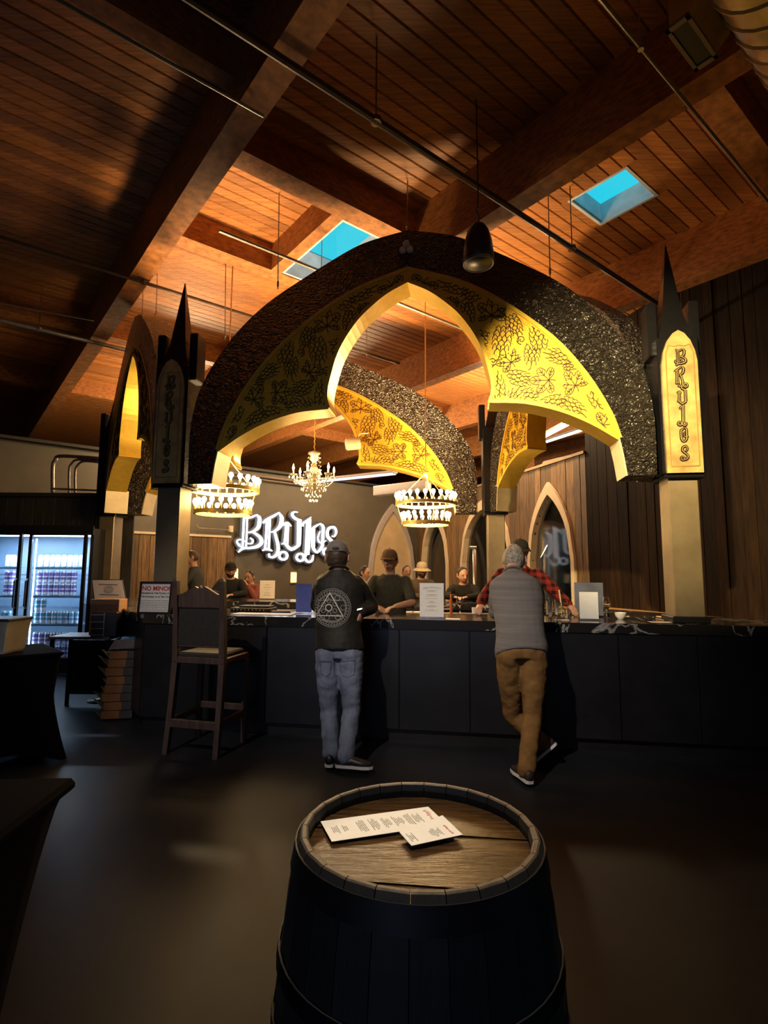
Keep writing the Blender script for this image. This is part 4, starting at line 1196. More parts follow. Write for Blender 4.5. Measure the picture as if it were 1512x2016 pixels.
for k in range(NS):
    a0, a1 = 2 * math.pi * k / NS + 0.004, 2 * math.pi * (k + 1) / NS - 0.004
    m = MB(); zs = [0.0, 0.12, 0.3, 0.475, 0.65, 0.83, 0.935, 0.95]
    vs = []
    for z in zs:
        r = brad(z); ri = r - (0.026 if z < 0.94 else 0.020); ro = r if z < 0.94 else r - 0.004
        for a in (a0, a1): vs += [(ro * math.cos(a), ro * math.sin(a), z), (ri * math.cos(a), ri * math.sin(a), z)]
    fs = []
    for i in range(len(zs) - 1):
        b = i * 4
        fs += [(b, b + 2, b + 6, b + 4), (b + 1, b + 5, b + 7, b + 3), (b, b + 4, b + 5, b + 1), (b + 2, b + 3, b + 7, b + 6)]
    fs += [(0, 1, 3, 2), tuple((len(zs) - 1) * 4 + q for q in (0, 2, 3, 1))]
    m.add(vs, fs); m.build('stave', [M_STAVE], t)
    m = MB(); vs = []
    for z, ro, ri in ((0.9502, brad(.95) - .005, brad(.95) - .019), (0.953, brad(.95) - .008, brad(.95) - .016)):
        for a in (a0, a1): vs += [(ro * math.cos(a), ro * math.sin(a), z), (ri * math.cos(a), ri * math.sin(a), z)]
    m.add(vs, [(0, 2, 6, 4), (1, 5, 7, 3), (0, 4, 5, 1), (2, 3, 7, 6), (0, 1, 3, 2), (4, 6, 7, 5)]); m.build('rim_cap', M_RIM, t)
nb = 7; Rh = brad(0.92) - 0.024
for k in range(nb):
    y0, y1 = -Rh + 2 * Rh * k / nb + 0.0012, -Rh + 2 * Rh * (k + 1) / nb - 0.0012
    pts = [(math.sqrt(max(0, Rh * Rh - y * y)), y) for y in np.linspace(y0, y1, 5)] + [(-math.sqrt(max(0, Rh * Rh - y * y)), y) for y in np.linspace(y1, y0, 5)]
    ca, sa = math.cos(-0.12), math.sin(-0.12)
    m = MB(); m.prism([(p[0] * ca - p[1] * sa, p[0] * sa + p[1] * ca) for p in pts], (0, 0, 0), (1, 0, 0), (0, 1, 0), (0, 0, 1), 0.895, 0.918 + 0.0012 * ((k * 5) % 3)); m.build('head_board', M_HEAD, t)
for z0, z1 in ((0.888, 0.938), (0.70, 0.735), (0.58, 0.61), (0.34, 0.37), (0.215, 0.25), (0.025, 0.07)):
    m = MB(); m.lathe([(brad(z0) + 0.0005, z0), (brad(z0) + 0.004, z0), (brad(z1) + 0.004, z1), (brad(z1) + 0.0005, z1)], seg=48, cap=False); m.build('hoop', M_HOOP, t, auto=40)
    an = 1.2 + z0 * 3
    m = MB()
    for q in (-0.03, 0.03): m.sphere((brad(z0) * math.cos(an + q) * 1.012, brad(z0) * math.sin(an + q) * 1.012, (z0 + z1) / 2), 0.006, 6, 5)
# menus on the barrel
def menu_sheet(quad, z, label, blocks, red_end):
    P = [hz(x, y, z) for x, y in quad]           # order: top-left, top-right, bottom-right, bottom-left of the print
    O = P[3]; U = (P[2] - P[3]); V = (P[0] - P[3])
    c = (P[0] + P[2]) / 2
    t = thing('paper_menu', label, 'menu', (c.x, c.y, z))
    m = MB(); th = Vector((0, 0, 0.0012)); m.add(P + [p + th for p in P], [(0, 1, 2, 3), (7, 6, 5, 4), (0, 4, 5, 1), (1, 5, 6, 2), (2, 6, 7, 3), (3, 7, 4, 0)]); m.build('sheet', M_PAPER, t, world=True)
    rnd = random.Random(len(blocks)); m = MB(); W_ = U.length; H_ = V.length
    u_, v_ = U / W_, V / H_
    for (b0, b1) in blocks:
        x = b0
        while x < b1:
            l = rnd.uniform(0.25, 0.8) * 0.75
            v0 = 0.5 - l / 2
            y = v0
            while y < v0 + l:
                yl = min(rnd.uniform(0.04, 0.14), v0 + l - y)
                ribbon(m, [(x * W_, y * H_), (x * W_, (y + yl) * H_)], 0.0018, O, u_, v_, Vector((0, 0, 1)), 0.001, 0.0015)
                y += yl + 0.02
            x += 0.0042 / W_
    m.build('print', M_INK, t, world=True)
    m = MB()
    for q in range(9):
        y = 0.18 + 0.075 * q
        ribbon(m, [((red_end + 0.012 * math.sin(q * 2.1)) * W_, y * H_), ((red_end + 0.03 + 0.012 * math.cos(q)) * W_, (y + 0.03) * H_), (red_end * W_, (y + 0.055) * H_)], 0.0016, O, u_, v_, Vector((0, 0, 1)), 0.001, 0.0016)
    m.build('heading', M_RED, t, world=True)
ztop = 0.903
menu_sheet([(631, 1618), (843, 1589), (880, 1624), (653, 1658)], ztop, 'longer printed white menu sheet lying on the barrel, underneath', [(.06, .11), (.15, .19), (.28, .34), (.39, .46), (.50, .56), (.60, .68), (.71, .76), (.78, .84)], 0.92)
menu_sheet([(786, 1639), (871, 1606), (911, 1644), (810, 1666)], ztop + 0.004, 'shorter printed white menu sheet overlapping the longer one on the barrel', [(.08, .2), (.5, .72)], 0.84)

# ------------------------------------------------------------------ tall bar chair
M_CH = mat('dark_chair_wood', (0.075, 0.045, 0.034), 0.5, var=0.4, scale=8, stretch=(4, 4, 0.7), bump=0.1)
M_LE = mat('dark_leather', (0.022, 0.017, 0.014), 0.75, var=0.3, scale=30, bump=0.2)
cl_, cr_ = hz(326, 1484, 0), hz(425, 1494, 0)
ang = math.atan2((cr_ - cl_).y, (cr_ - cl_).x)
cc = (cl_ + cr_) / 2
t = thing('bar_chair', 'tall dark wooden bar chair with panelled back standing before the counter', 'chair', (cc.x, cc.y, 0), ang)
hw = (cr_ - cl_).length / 2; D = 0.46
def leg(p): 
    m = MB(); n = len(p)
    vs = []; 
    for (x, y, z, w) in p: vs += [(x - w, y - w, z), (x + w, y - w, z), (x + w, y + w, z), (x - w, y + w, z)]
    fs = [(i * 4 + q, i * 4 + (q + 1) % 4, i * 4 + 4 + (q + 1) % 4, i * 4 + 4 + q) for i in range(n - 1) for q in range(4)] + [(3, 2, 1, 0), tuple((n - 1) * 4 + q for q in range(4))]
    m.add(vs, fs); return m
for sx in (-1, 1):
    leg([(sx * hw, 0, 0, 0.022), (sx * hw * 0.97, 0.045, 0.40, 0.024), (sx * hw * 0.95, 0.07, 0.74, 0.026), (sx * hw * 0.95, 0.05, 1.1, 0.024), (sx * hw * 0.96, 0.015, 1.42, 0.022), (sx * hw * 0.96, 0.012, 1.445, 0.014)]).build('rear_post', M_CH, t)
    leg([(sx * hw * 0.98, D, 0, 0.020), (sx * hw * 0.98, D, 0.72, 0.024)]).build('front_leg', M_CH, t)
    MB().cbox((sx * hw * 0.96, D / 2 + 0.03, 0.755), (0.04, D - 0.02, 0.05), 0.006).build('seat_rail', M_CH, t)
    MB().cbox((sx * hw * 0.97, D / 2 + 0.02, 0.26), (0.032, D - 0.02, 0.05), 0.006).build('side_stretcher', M_CH, t)
MB().cbox((0, 0.065, 0.755), (2 * hw * 0.92, 0.035, 0.055), 0.006).build('seat_rail', M_CH, t)
MB().cbox((0, D, 0.755), (2 * hw * 0.92, 0.035, 0.05), 0.006).build('seat_rail', M_CH, t)
MB().cbox((0, 0.02, 0.245), (2 * hw * 0.94, 0.03, 0.07), 0.006).build('rear_stretcher', M_CH, t)
MB().cbox((0, D, 0.30), (2 * hw * 0.94, 0.03, 0.06), 0.006).build('foot_rest', M_CH, t)
MB().cbox((0, D / 2 + 0.03, 0.795), (2 * hw * 0.90, D - 0.06, 0.05), 0.015).build('seat', M_LE, t)
bw_ = hw * 0.92
crest = [(-bw_, 1.20), (bw_, 1.20), (bw_, 1.30), (bw_ * 0.75, 1.315), (bw_ * .45, 1.35), (bw_ * .22, 1.375), (bw_ * .06, 1.36), (0, 1.385), (-bw_ * .06, 1.36), (-bw_ * .22, 1.375), (-bw_ * .45, 1.35), (-bw_ * .75, 1.315), (-bw_, 1.30)]
m = MB(); m.prism(crest, (0, 0.045, 0), (1, 0, 0), (0, 0, 1), (0, 1, 0), -0.015, 0.015); m.build('crest_rail', M_CH, t)
MB().cbox((0, 0.055, 1.045), (2 * bw_, 0.022, 0.33), 0.006).build('back_panel', M_LE, t)
MB().cbox((0, 0.052, 1.205), (2 * bw_, 0.035, 0.03), 0.005).build('back_rail', M_CH, t)
MB().cbox((0, 0.065, 0.885), (2 * bw_, 0.035, 0.04), 0.005).build('back_rail', M_CH, t)

# ------------------------------------------------------------------ left-hand things: signs, trays, small case
def easel_sign(base, w, h, rz, tilt, label, nm='NO'):
    t = thing('framed_sign', label, 'sign', base, rz)
    M = Matrix.Rotation(tilt, 4, 'X')
    def T(v): return M @ Vector(v)
    def tb(m, c, d):
        b = MB().box(c, d); m.add([T(v) for v in b.v], b.f); return m
    m = MB()
    for c, d in (((0, 0, 0.01), (w, 0.02, 0.02)), ((0, 0, h - 0.01), (w, 0.02, 0.02)), ((-w / 2 + 0.01, 0, h / 2), (0.02, 0.02, h)), ((w / 2 - 0.01, 0, h / 2), (0.02, 0.02, h))): tb(m, c, d)
    m.build('frame', M_BLACK, t)
    tb(MB(), (0, 0.004, h / 2), (w - 0.03, 0.006, h - 0.03)).build('sheet', M_PAPER, t)
    b = MB().box((0, 0.0, 0), (0.05, 0.01, h * 0.8)); R = Matrix.Rotation(-0.35, 4, 'X')
    MB().add([R @ Vector(v) * 0.12 + Vector((0, 0.028, 0.03)) for v in b.v], b.f).build('easel_foot', M_BLACK, t)
    return t, (lambda x, z, e=0.0: M @ Vector((x, -0.0015 - e, z))), M
base = Vector((-2.285, 5.535, BARTOP))
W_, H_ = 0.345, 0.32
t, PT, M = easel_sign(base, W_, H_, -0.12, -0.10, 'black-framed white NO MINORS notice standing on the left end of the bar')
def sign_text(t, M, body, size, x, z, m_, bold=0.0, align='LEFT'):
    me = text_mesh(body, size, 0.0008, bold=bold, align=align)
    me.transform(M @ frame_mat((x, -0.002, z), (1, 0, 0), (0, 0, 1), (0, -1, 0)))
    return put('lettering', me, m_, t)
sign_text(t, M, 'NO MINORS', 0.062, -0.150, 0.232, M_RED, 0.0015)
sign_text(t, M, 'Permitted in This Portion of', 0.0255, -0.15, 0.198, M_INK, 0.0006)
sign_text(t, M, 'The Premises or at This Time', 0.0255, -0.15, 0.163, M_INK, 0.0006)
m = MB(); rnd = random.Random(9)
for q in range(7):
    x = -0.148
    while x < 0.14:
        l = rnd.uniform(0.01, 0.04)
        ribbon(m, [(x, 0), (min(x + l, 0.148), 0)], 0.004, M @ Vector((0, -0.0015, 0.132 - 0.0165 * q)), M.to_3x3() @ Vector((1, 0, 0)), M.to_3x3() @ Vector((0, 0, 1)), M.to_3x3() @ Vector((0, -1, 0)), 0, 0.0008)
        x += l + 0.006
m.build('small_print', M_INK, t)
# small landscape sign on a pole stand
p = at(213, 1178, 6.6)
t = thing('pole_sign', 'small white landscape sign with round emblem on a pale pole stand', 'sign', (p.x, p.y, 0), 0.1)
hh = p.z; w2 = 0.345; h2 = 0.215
MB().tube([(0, 0.02, 0), (0, 0.02, hh)], 0.017, 8).build('pole', M_WHITE, t, smooth=True)
MB().lathe([(0.16, 0), (0.16, 0.012), (0.03, 0.03), (0.018, 0.05)], seg=20).build('base', M_BLACK, t, smooth=True)
q = [(-w2 / 2 - .02, h2), (w2 / 2 - .03, h2), (w2 / 2 + .02, 0), (-w2 / 2 + .02, 0)]
m = MB(); m.prism([(x * 1.05, y * 1.08 - 0.008) for x, y in q], (0, 0, hh), (1, 0, 0), (0, 0, 1), (0, -1, 0), -0.012, 0.0); m.build('frame', M_BLACK, t)
m = MB(); m.prism(q, (0, 0, hh), (1, 0, 0), (0, 0, 1), (0, -1, 0), 0.0, 0.004); m.build('sheet', M_PAPER, t)
m = MB()
ribbon(m, [(-0.12, 0.165), (0.10, 0.160)], 0.010, (0, 0, hh), (1, 0, 0), (0, 0, 1), (0, -1, 0), 0.004, 0.005)
ribbon(m, [(-0.10, 0.045), (0.12, 0.040)], 0.010, (0, 0, hh), (1, 0, 0), (0, 0, 1), (0, -1, 0), 0.004, 0.005)
m.build('rule', M_INK, t)
m = MB()
for r_, sq in ((0.052, 0.8), (0.040, 0.8)): ribbon(m, circ(0, 0.103, r_, 0, 360, 20, sq), 0.004, (0, 0, hh), (1, 0, 0), (0, 0, 1), (0, -1, 0), 0.004, 0.005)
for q in (-.018, 0, .018): ribbon(m, [(-0.03, 0.103 + q), (-0.01, 0.109 + q), (0.01, 0.100 + q), (0.03, 0.104 + q)], 0.004, (0, 0, hh), (1, 0, 0), (0, 0, 1), (0, -1, 0), 0.004, 0.005)
m.build('emblem', M_INK, t)
# tan cardboard carton behind, on a low dark side table
c = at(243, 1232, 6.2)
M_CARD = mat('brown_cardboard', (0.34, 0.18, 0.08), 0.75, var=0.15, scale=6)
t = thing('side_table', 'low black side table at the left end of the bar holding a case', 'table', (-3.26, 6.2, 0))
MB().cbox((0, 0, 0.785), (0.66, 0.42, 0.03), 0.005).build('table_top', mat('grey_table_top', (0.20, 0.19, 0.18), 0.4, var=0.2), t)
for sx in (-.30, .30):
    for sy in (-.18, .18): MB().cbox((sx, sy, 0.385), (0.035, 0.035, 0.77), 0.004).build('leg', M_BLACK, t)
MB().cbox((0, 0.18, 0.42), (0.56, 0.02, 0.6), 0.004).build('back_panel', M_BLACK, t)
t = thing('carton', 'plain tan cardboard carton behind the small pole sign', 'box', (-3.10, 6.28, 0.80))
MB().cbox((0, 0, 0.195), (0.32, 0.20, 0.39), 0.004).build('carton_body', M_CARD, t)
MB().box((0, -0.101, 0.36), (0.32, 0.002, 0.05)).build('tape_strip', mat('carton_tape', (0.42, 0.26, 0.13), 0.4), t)
t = thing('equipment_case', 'small black equipment case with silver edges and slots on the side table', 'case', (-3.01, 6.08, 0.80), 0.15)
MB().cbox((0, 0, 0.13), (0.26, 0.2, 0.26), 0.008).build('case_body', M_BLACK, t)
for z in (0.02, 0.09, 0.16, 0.235): MB().cbox((-0.07, -0.102, z), (0.13, 0.006, 0.008), 0.002).build('slot_bar', M_STEEL, t)
MB().cbox((0.0, -0.102, 0.13), (0.008, 0.006, 0.25), 0.002).build('corner_strip', M_STEEL, t)
MB().sphere((-0.07, -0.104, 0.05), 0.014, 8, 6).build('knob', M_BLACK, t, smooth=True)
# leaning stack of folded cardboard trays by the end of the bar
bp = hz(238, 1412, 0)
M_CARDG = mat('grey_tray_inside', (0.16, 0.15, 0.11), 0.75, var=0.3, scale=9)
M_CARDO = mat('orange_cardboard', (0.28, 0.12, 0.045), 0.7, var=0.2, scale=9)
M_CARDD = mat('dark_printed_cardboard', (0.06, 0.055, 0.055), 0.6, var=0.2)
ordn = ['lowest', 'second', 'third', 'fourth', 'fifth', 'sixth', 'seventh', 'topmost']
for k in range(8):
    z0 = 0.012 + k * 0.085
    sh = 0.012 * math.sin(k * 2.2) + 0.006 * k
    t = thing('cardboard_tray', '%s cardboard tray from the floor in the stack beside the bar end' % ordn[k], 'tray', (bp.x - 0.02 + sh, bp.y + 0.02, z0), 0.18 + 0.03 * math.sin(k * 1.9), 'stack of cardboard trays')
    MB().box((0, 0, 0.004), (0.30, 0.26, 0.006)).build('tray_floor', M_CARDG, t)
    MB().box((-0.06, -0.131, 0.041), (0.17, 0.006, 0.078)).build('front_side', M_CARDO, t)
    MB().box((0.087, -0.131, 0.041), (0.124, 0.0062, 0.078)).build('printed_side', M_CARDD, t)
    MB().box((0.147, 0, 0.041), (0.006, 0.26, 0.078)).build('right_side', M_CARDD, t)
    MB().box((0, 0.131, 0.041), (0.30, 0.006, 0.078)).build('rear_side', M_CARDG, t)
    m = MB(); fl = 0.10 + 0.05 * math.sin(k * 1.3)
    m.prism([(-0.13, 0), (0.11, 0.0), (0.07, 0.6 * fl), (-0.03, 0.5 * fl), (-0.09, fl)], (-0.148, 0, 0.02), (0, 1, 0), Vector((-0.75, 0, 0.66)), Vector((-0.66, 0, -0.75)), -0.003, 0.003)
    m.build('left_flap', M_CARDG, t)
t = thing('cardboard_tray', 'tilted grey cardboard lid lying on top of the tray stack', 'tray', (bp.x + 0.03, bp.y + 0.02, 0.70), 0.2, 'stack of cardboard trays')
m = MB(); m.prism([(-0.16, 0.0), (0.15, 0.02), (0.15, 0.10), (-0.10, 0.10)], (0, -0.13, 0), (1, 0, 0), (0, 0, 1), (0, 1, 0), 0, 0.006); m.build('lid_front', mat('grey_card', (0.14, 0.135, 0.13), 0.7, var=0.1), t)
m = MB(); m.add([(-0.16, -0.13, 0), (-0.10, -0.13, 0.10), (-0.10, 0.13, 0.10), (-0.16, 0.13, 0), (-0.165, -0.13, 0), (-0.105, -0.13, 0.103), (-0.105, 0.13, 0.103), (-0.165, 0.13, 0)], [(0, 1, 2, 3), (7, 6, 5, 4), (0, 4, 5, 1), (1, 5, 6, 2), (2, 6, 7, 3), (3, 7, 4, 0)]); m.build('lid_side', MATS['grey_card'], t)
MB().box((0.02, 0, 0.005), (0.28, 0.24, 0.006)).build('lid_top', MATS['grey_card'], t)

# ------------------------------------------------------------------ black-clothed tables at the left edge
M_CLOTH = mat('black_tablecloth', (0.005, 0.005, 0.006), 0.9, var=0.2, scale=20, spec=0.05)
M_NAVY = mat('navy_stretch_cloth', (0.004, 0.005, 0.016), 0.9, var=0.2, scale=20, spec=0.08)
def cloth_table(cx, cy, h, half, waist, foot, waist_z, label, m_, rot=0.0):
    """square table under a stretch cover pulled down to four feet"""
    t = thing('clothed_table', label, 'table', (cx, cy, 0), rot)
    seg = 64; lev = 20; vs = []
    for i in range(lev + 1):
        f = i / lev; z = h * (1 - f)
        for k in range(seg):
            a = 2 * math.pi * (k + 0.5) / seg
            ca, sa = math.cos(a), math.sin(a)
            sq = 1 / max(abs(ca), abs(sa)); sq = min(sq, 1.36)
            cor = max(0.0, (sq - 1) / 0.36)
            if z > waist_z: g = ((h - z) / (h - waist_z)) ** 0.75; R = half + (waist - half) * g; p = 1 - 0.35 * g
            else: g = ((waist_z - z) / waist_z) ** 1.3; R = waist + (foot - waist) * g; p = 0.65 + 0.35 * g
            r = R * (1 + (sq - 1) * p) * (1 - 0.10 * (1 - cor) * f)
            vs.append((r * ca, r * sa, z + 0.10 * (1 - cor) * f ** 5))
    fs = [(i * seg + k, i * seg + (k + 1) % seg, (i + 1) * seg + (k + 1) % seg, (i + 1) * seg + k) for i in range(lev) for k in range(seg)]
    fs.append(tuple(range(seg)))
    MB().add(vs, fs).build('cloth', m_, t, auto=50)
    MB().cbox((0, 0, h - 0.012), (2 * half + 0.012, 2 * half + 0.012, 0.03), 0.01).build('table_top', m_, t)
    MB().lathe([(0.03, 0.012), (0.03, h - 0.04)], seg=10).build('pedestal', M_BLACK, t)
    MB().lathe([(0.2, 0.0), (0.2, 0.012)], seg=20).build('foot_plate', M_BLACK, t)
    return t
fp = hz(138, 1492, 0)
cloth_table(fp.x - 0.60, fp.y - 0.02, 0.84, 0.36, 0.36, 0.43, 0.50, 'black-clothed square table at far left carrying a drinks dispenser', M_CLOTH, 0.75)
th_ = 1.0
c1 = hz(145, 1533, th_); c0 = hz(0, 1566, th_)
uu = Vector((-1, -0.06, 0)).normalized(); vv = Vector((0.06, -1, 0)).normalized()
cen = c1 + uu * 0.36 + vv * 0.36
cloth_table(cen.x, cen.y, th_, 0.36, 0.315, 0.36, 0.55, 'near high square table in dark navy stretch cloth at the left edge', M_NAVY, math.atan2(uu.y, uu.x))
# drinks dispenser on the first table
dp = at(26, 1282, fp.y - 0.12)
t = thing('drinks_dispenser', 'translucent drinks dispenser with a black tap on the far left table', 'dispenser', (dp.x - 0.17, fp.y - 0.1, 0.846), 0.0)
M_TUB = mat('translucent_tub', (0.50, 0.44, 0.32), 0.35, var=0.2, scale=6, trans=0.25)
m = MB(); vs = []
for z, sx, sy in ((0.0, .155, .12), (0.02, .165, .13), (0.20, .185, .145), (0.255, .195, .15)): vs += [(-sx, -sy, z), (sx, -sy, z), (sx, sy, z), (-sx, sy, z)]
m.add(vs, [(i * 4 + q, i * 4 + (q + 1) % 4, i * 4 + 4 + (q + 1) % 4, i * 4 + 4 + q) for i in range(3) for q in range(4)] + [(3, 2, 1, 0), (12, 13, 14, 15)]); m.build('tub', M_TUB, t)
MB().cbox((0, 0, 0.265), (0.41, 0.32, 0.022), 0.006).build('lid', mat('dark_lid', (0.05, 0.05, 0.05), 0.4, var=0.1), t)
m = MB(); m.tube([(0.02, -0.12, 0.05), (0.02, -0.165, 0.05), (0.02, -0.17, 0.02)], 0.011, 8); m.cbox((0.02, -0.16, 0.075), (0.018, 0.02, 0.05), 0.004); m.build('tap', M_BLACK, t)
# ------------------------------------------------------------------ things on the bar
def top(px, py, z=BARTOP): return hz(px, py, z)
M_ACR = mat_thin_glass('clear_acrylic', (0.92, 0.94, 0.98), 0.05, 0.03)
def menu_stand(p, w, h, label, face, rz=-0.1, text=True, heading=False):
    t = thing('menu_stand', label, 'menu stand', p, rz)
    MB().box((0, 0.0, 0.0025), (w + 0.02, 0.085, 0.004)).build('foot', M_ACR, t)
    MB().box((0, 0, h / 2 + 0.004), (w + 0.008, 0.008, h)).build('acrylic_holder', M_ACR, t)
    MB().box((0, -0.0065, h / 2 + 0.008), (w, 0.003, h - 0.012)).build('menu_card', face, t)
    if text:
        m = MB(); rnd = random.Random(int(w * 1000)); z = h * 0.8
        while z > 0.05:
            for q in range(rnd.choice((1, 2, 3))):
                l = w * rnd.uniform(0.15, 0.55); ribbon(m, [(-l / 2, z), (l / 2, z)], 0.0035, (0, -0.008, 0), (1, 0, 0), (0, 0, 1), (0, -1, 0), 0, 0.0006); z -= 0.007
            z -= 0.018
        m.build('print', mat('faint_print', (0.45, 0.40, 0.34), 0.8), t)
    if heading:
        m = MB(); x = -w * 0.36; rnd = random.Random(2)
        while x < w * 0.36:
            zc_ = h * 0.885 - 0.35 * x * x / w
            for q in range(2): ribbon(m, [(x, zc_ - 0.006), (x + 0.003, zc_ + 0.006), (x + 0.006, zc_ - 0.005)], 0.0025, (0, -0.008, 0), (1, 0, 0), (0, 0, 1), (0, -1, 0), 0, 0.0007)
            x += rnd.choice((0.0085, 0.0085, 0.014))
        m.build('heading', mat('maroon_heading', (0.18, 0.05, 0.05), 0.7), t)
    return t
M_BLUE = mat('blue_menu_card', (0.10, 0.14, 0.50), 0.6, var=0.1)
menu_stand(top(850, 1217), 0.225, 0.325, 'white cocktail menu in a clear stand, between the two standing customers', M_PAPER, -0.15, True, True)
menu_stand(top(598, 1208), 0.165, 0.30, 'blue menu card in a clear acrylic stand left of the dark jacket', M_BLUE, -0.12, False)
menu_stand(top(1160, 1221), 0.165, 0.255, 'plain white menu card in a stand right of the grey sweater', M_WHITE, -0.2, False)
menu_stand(top(526, 1180), 0.24, 0.29, 'cream menu in a clear stand on the rear counter', M_PAPER, -0.1, True)
p = at(1160, 1200, 5.55); p.z = BARTOP
menu_stand(p, 0.27, 0.335, 'smoky grey acrylic panel standing behind the white menu card', mat('smoky_acrylic', (0.10, 0.11, 0.15), 0.2, var=0.3, scale=6), -0.25, False)
def lathe_thing(name, label, cat, p, prof, m_, seg=20, parts=()):
    t = thing(name, label, cat, p)
    MB().lathe(prof, seg=seg, cap=False).build(name + '_body', m_, t, auto=50)
    for nm, pr, mm in parts: MB().lathe(pr, seg=seg).build(nm, mm, t, auto=50)
    return t
M_GL = mat('bar_glass', (1, 1, 1), 0.03, trans=1.0)
SNIF = [(0.035, 0.0), (0.036, 0.004), (0.008, 0.010), (0.005, 0.05), (0.006, 0.075), (0.022, 0.088), (0.040, 0.115), (0.045, 0.145), (0.040, 0.18), (0.033, 0.205), (0.031, 0.205), (0.038, 0.18), (0.043, 0.145), (0.038, 0.117), (0.020, 0.091), (0.0005, 0.083)]
lathe_thing('snifter_glass', 'empty stemmed snifter glass right of the white menu card', 'glass', top(1194, 1217), SNIF, M_GL)
JAR = [(0.0005, 0.0), (0.068, 0.0), (0.072, 0.01), (0.072, 0.17), (0.070, 0.17), (0.069, 0.012), (0.0005, 0.010)]
t = lathe_thing('garnish_jar', 'glass jar of citrus garnish beside the grey sweater', 'jar', top(1106, 1213), JAR, M_GL)
m = MB(); rnd = random.Random(4)
for k in range(18):
    a = rnd.uniform(0, 6.28); r_ = rnd.uniform(0, 0.05); m.sphere((r_ * math.cos(a), r_ * math.sin(a), 0.025 + 0.075 * rnd.random()), (0.018, 0.014, 0.012), 7, 5)
o = m.build('garnish', mat('lemon_pieces', (0.62, 0.46, 0.12), 0.5, var=0.4, scale=30), t, smooth=True); o['kind'] = 'stuff'
MB().tube([(0.0, 0, 0.10), (-0.02, 0.0, 0.26)], 0.008, 6).build('tongs', M_TRIM, t)
TUM = [(0.0005, 0.0), (0.034, 0.0), (0.036, 0.006), (0.040, 0.145), (0.038, 0.145), (0.034, 0.012), (0.0005, 0.010)]
lathe_thing('tumbler', 'tall clear tumbler tight against the grey sweater sleeve', 'glass', top(1082, 1212), TUM, M_GL)
lathe_thing('small_bowl', 'small white bowl on the right part of the front counter', 'bowl', top(1222, 1219), [(0.024, 0.0), (0.028, 0.004), (0.046, 0.03), (0.054, 0.062), (0.051, 0.062), (0.043, 0.03), (0.024, 0.010), (0.0005, 0.008)], M_WHITE)
lathe_thing('ramekin', 'tiny tan ramekin left of the white menu card', 'bowl', top(1134, 1214), [(0.0005, 0), (0.026, 0.0), (0.032, 0.04), (0.029, 0.04), (0.024, 0.006), (0.0005, 0.006)], M_TRIM)
def flat(name, label, cat, p, w, d, h, rz, m_, parts=None):
    t = thing(name, label, cat, p, rz)
    MB().cbox((0, 0, h / 2), (w, d, h), min(0.003, h * 0.3)).build(name + '_body', m_, t)
    return t
flat('paper_napkin', 'white folded napkin beside the garnish jar', 'napkin', top(1106, 1221), 0.13, 0.05, 0.004, -0.1, M_WHITE)
t = thing('paper_sheet', 'curled white paper sheet lying on the right part of the counter', 'paper', top(1302, 1226), -0.1)
m = MB(); vs = []
for i in range(9):
    f = i / 8; x = -0.20 + 0.40 * f
    for y in (-0.035, 0.07): vs.append((x, y + 0.02 * f, 0.002 + 0.04 * max(0, 1 - f * 3.2) ** 2))
m.add(vs + [(v[0], v[1], v[2] + 0.0012) for v in vs], [(i * 2, i * 2 + 2, i * 2 + 3, i * 2 + 1) for i in range(8)] + [(18 + i * 2, 18 + i * 2 + 1, 18 + i * 2 + 3, 18 + i * 2 + 2) for i in range(8)])
m.build('sheet', M_PAPER, t, smooth=True)
for k, (lb, dx, m_) in enumerate((('lowest brown clipboard in the stack by the right column', 0.0, M_CARD), ('middle dark clipboard in the stack by the right column', 0.01, M_BLACKW), ('top pale menu booklet in the stack by the right column', -0.02, M_TRIM))):
    p = top(1342, 1222) + Vector((dx, 0.03, 0.0105 * k))
    flat('clipboard', lb, 'clipboard', p, 0.36 if k < 2 else 0.30, 0.22, 0.010, -0.15 + 0.05 * k, m_)
# left part of the counter
p = top(500, 1203); p.z = BARTOP
t = thing('bar_tray', 'flat black drip tray with pale beads along its edge, left on the counter', 'tray', p, -0.15)
MB().cbox((0, 0, 0.02), (0.44, 0.24, 0.04), 0.006).build('tray_body', M_BLACK, t)
MB().cbox((0.02, 0.03, 0.05), (0.34, 0.18, 0.02), 0.004).build('tray_insert', M_BLACKW, t)
for k in range(9): MB().sphere((-0.18 + k * 0.042, -0.121, 0.018), 0.007, 8, 6).build('bead', M_TRIM, t, smooth=True)
t = thing('check_folder', 'dark purple folder lying on the counter left of the blue menu', 'folder', top(553, 1206), 0.15)
MB().cbox((0, 0, 0.008), (0.20, 0.12, 0.014), 0.003).build('cover', mat('purple_cover', (0.05, 0.035, 0.10), 0.45, var=0.1), t); MB().cbox((0, 0, 0.017), (0.19, 0.11, 0.003), 0.001).build('flap', MATS['purple_cover'], t)
flat('bar_mat', 'pale long bar mat along the left part of the front counter', 'mat', top(520, 1209), 0.62, 0.22, 0.005, -0.155, mat('pale_bar_mat', (0.55, 0.56, 0.62), 0.4, var=0.2, scale=8))
flat('paper_coaster', 'white square coaster pad under the cocktail menu stand', 'coaster', top(892, 1219), 0.13, 0.10, 0.004, -0.15, M_WHITE)
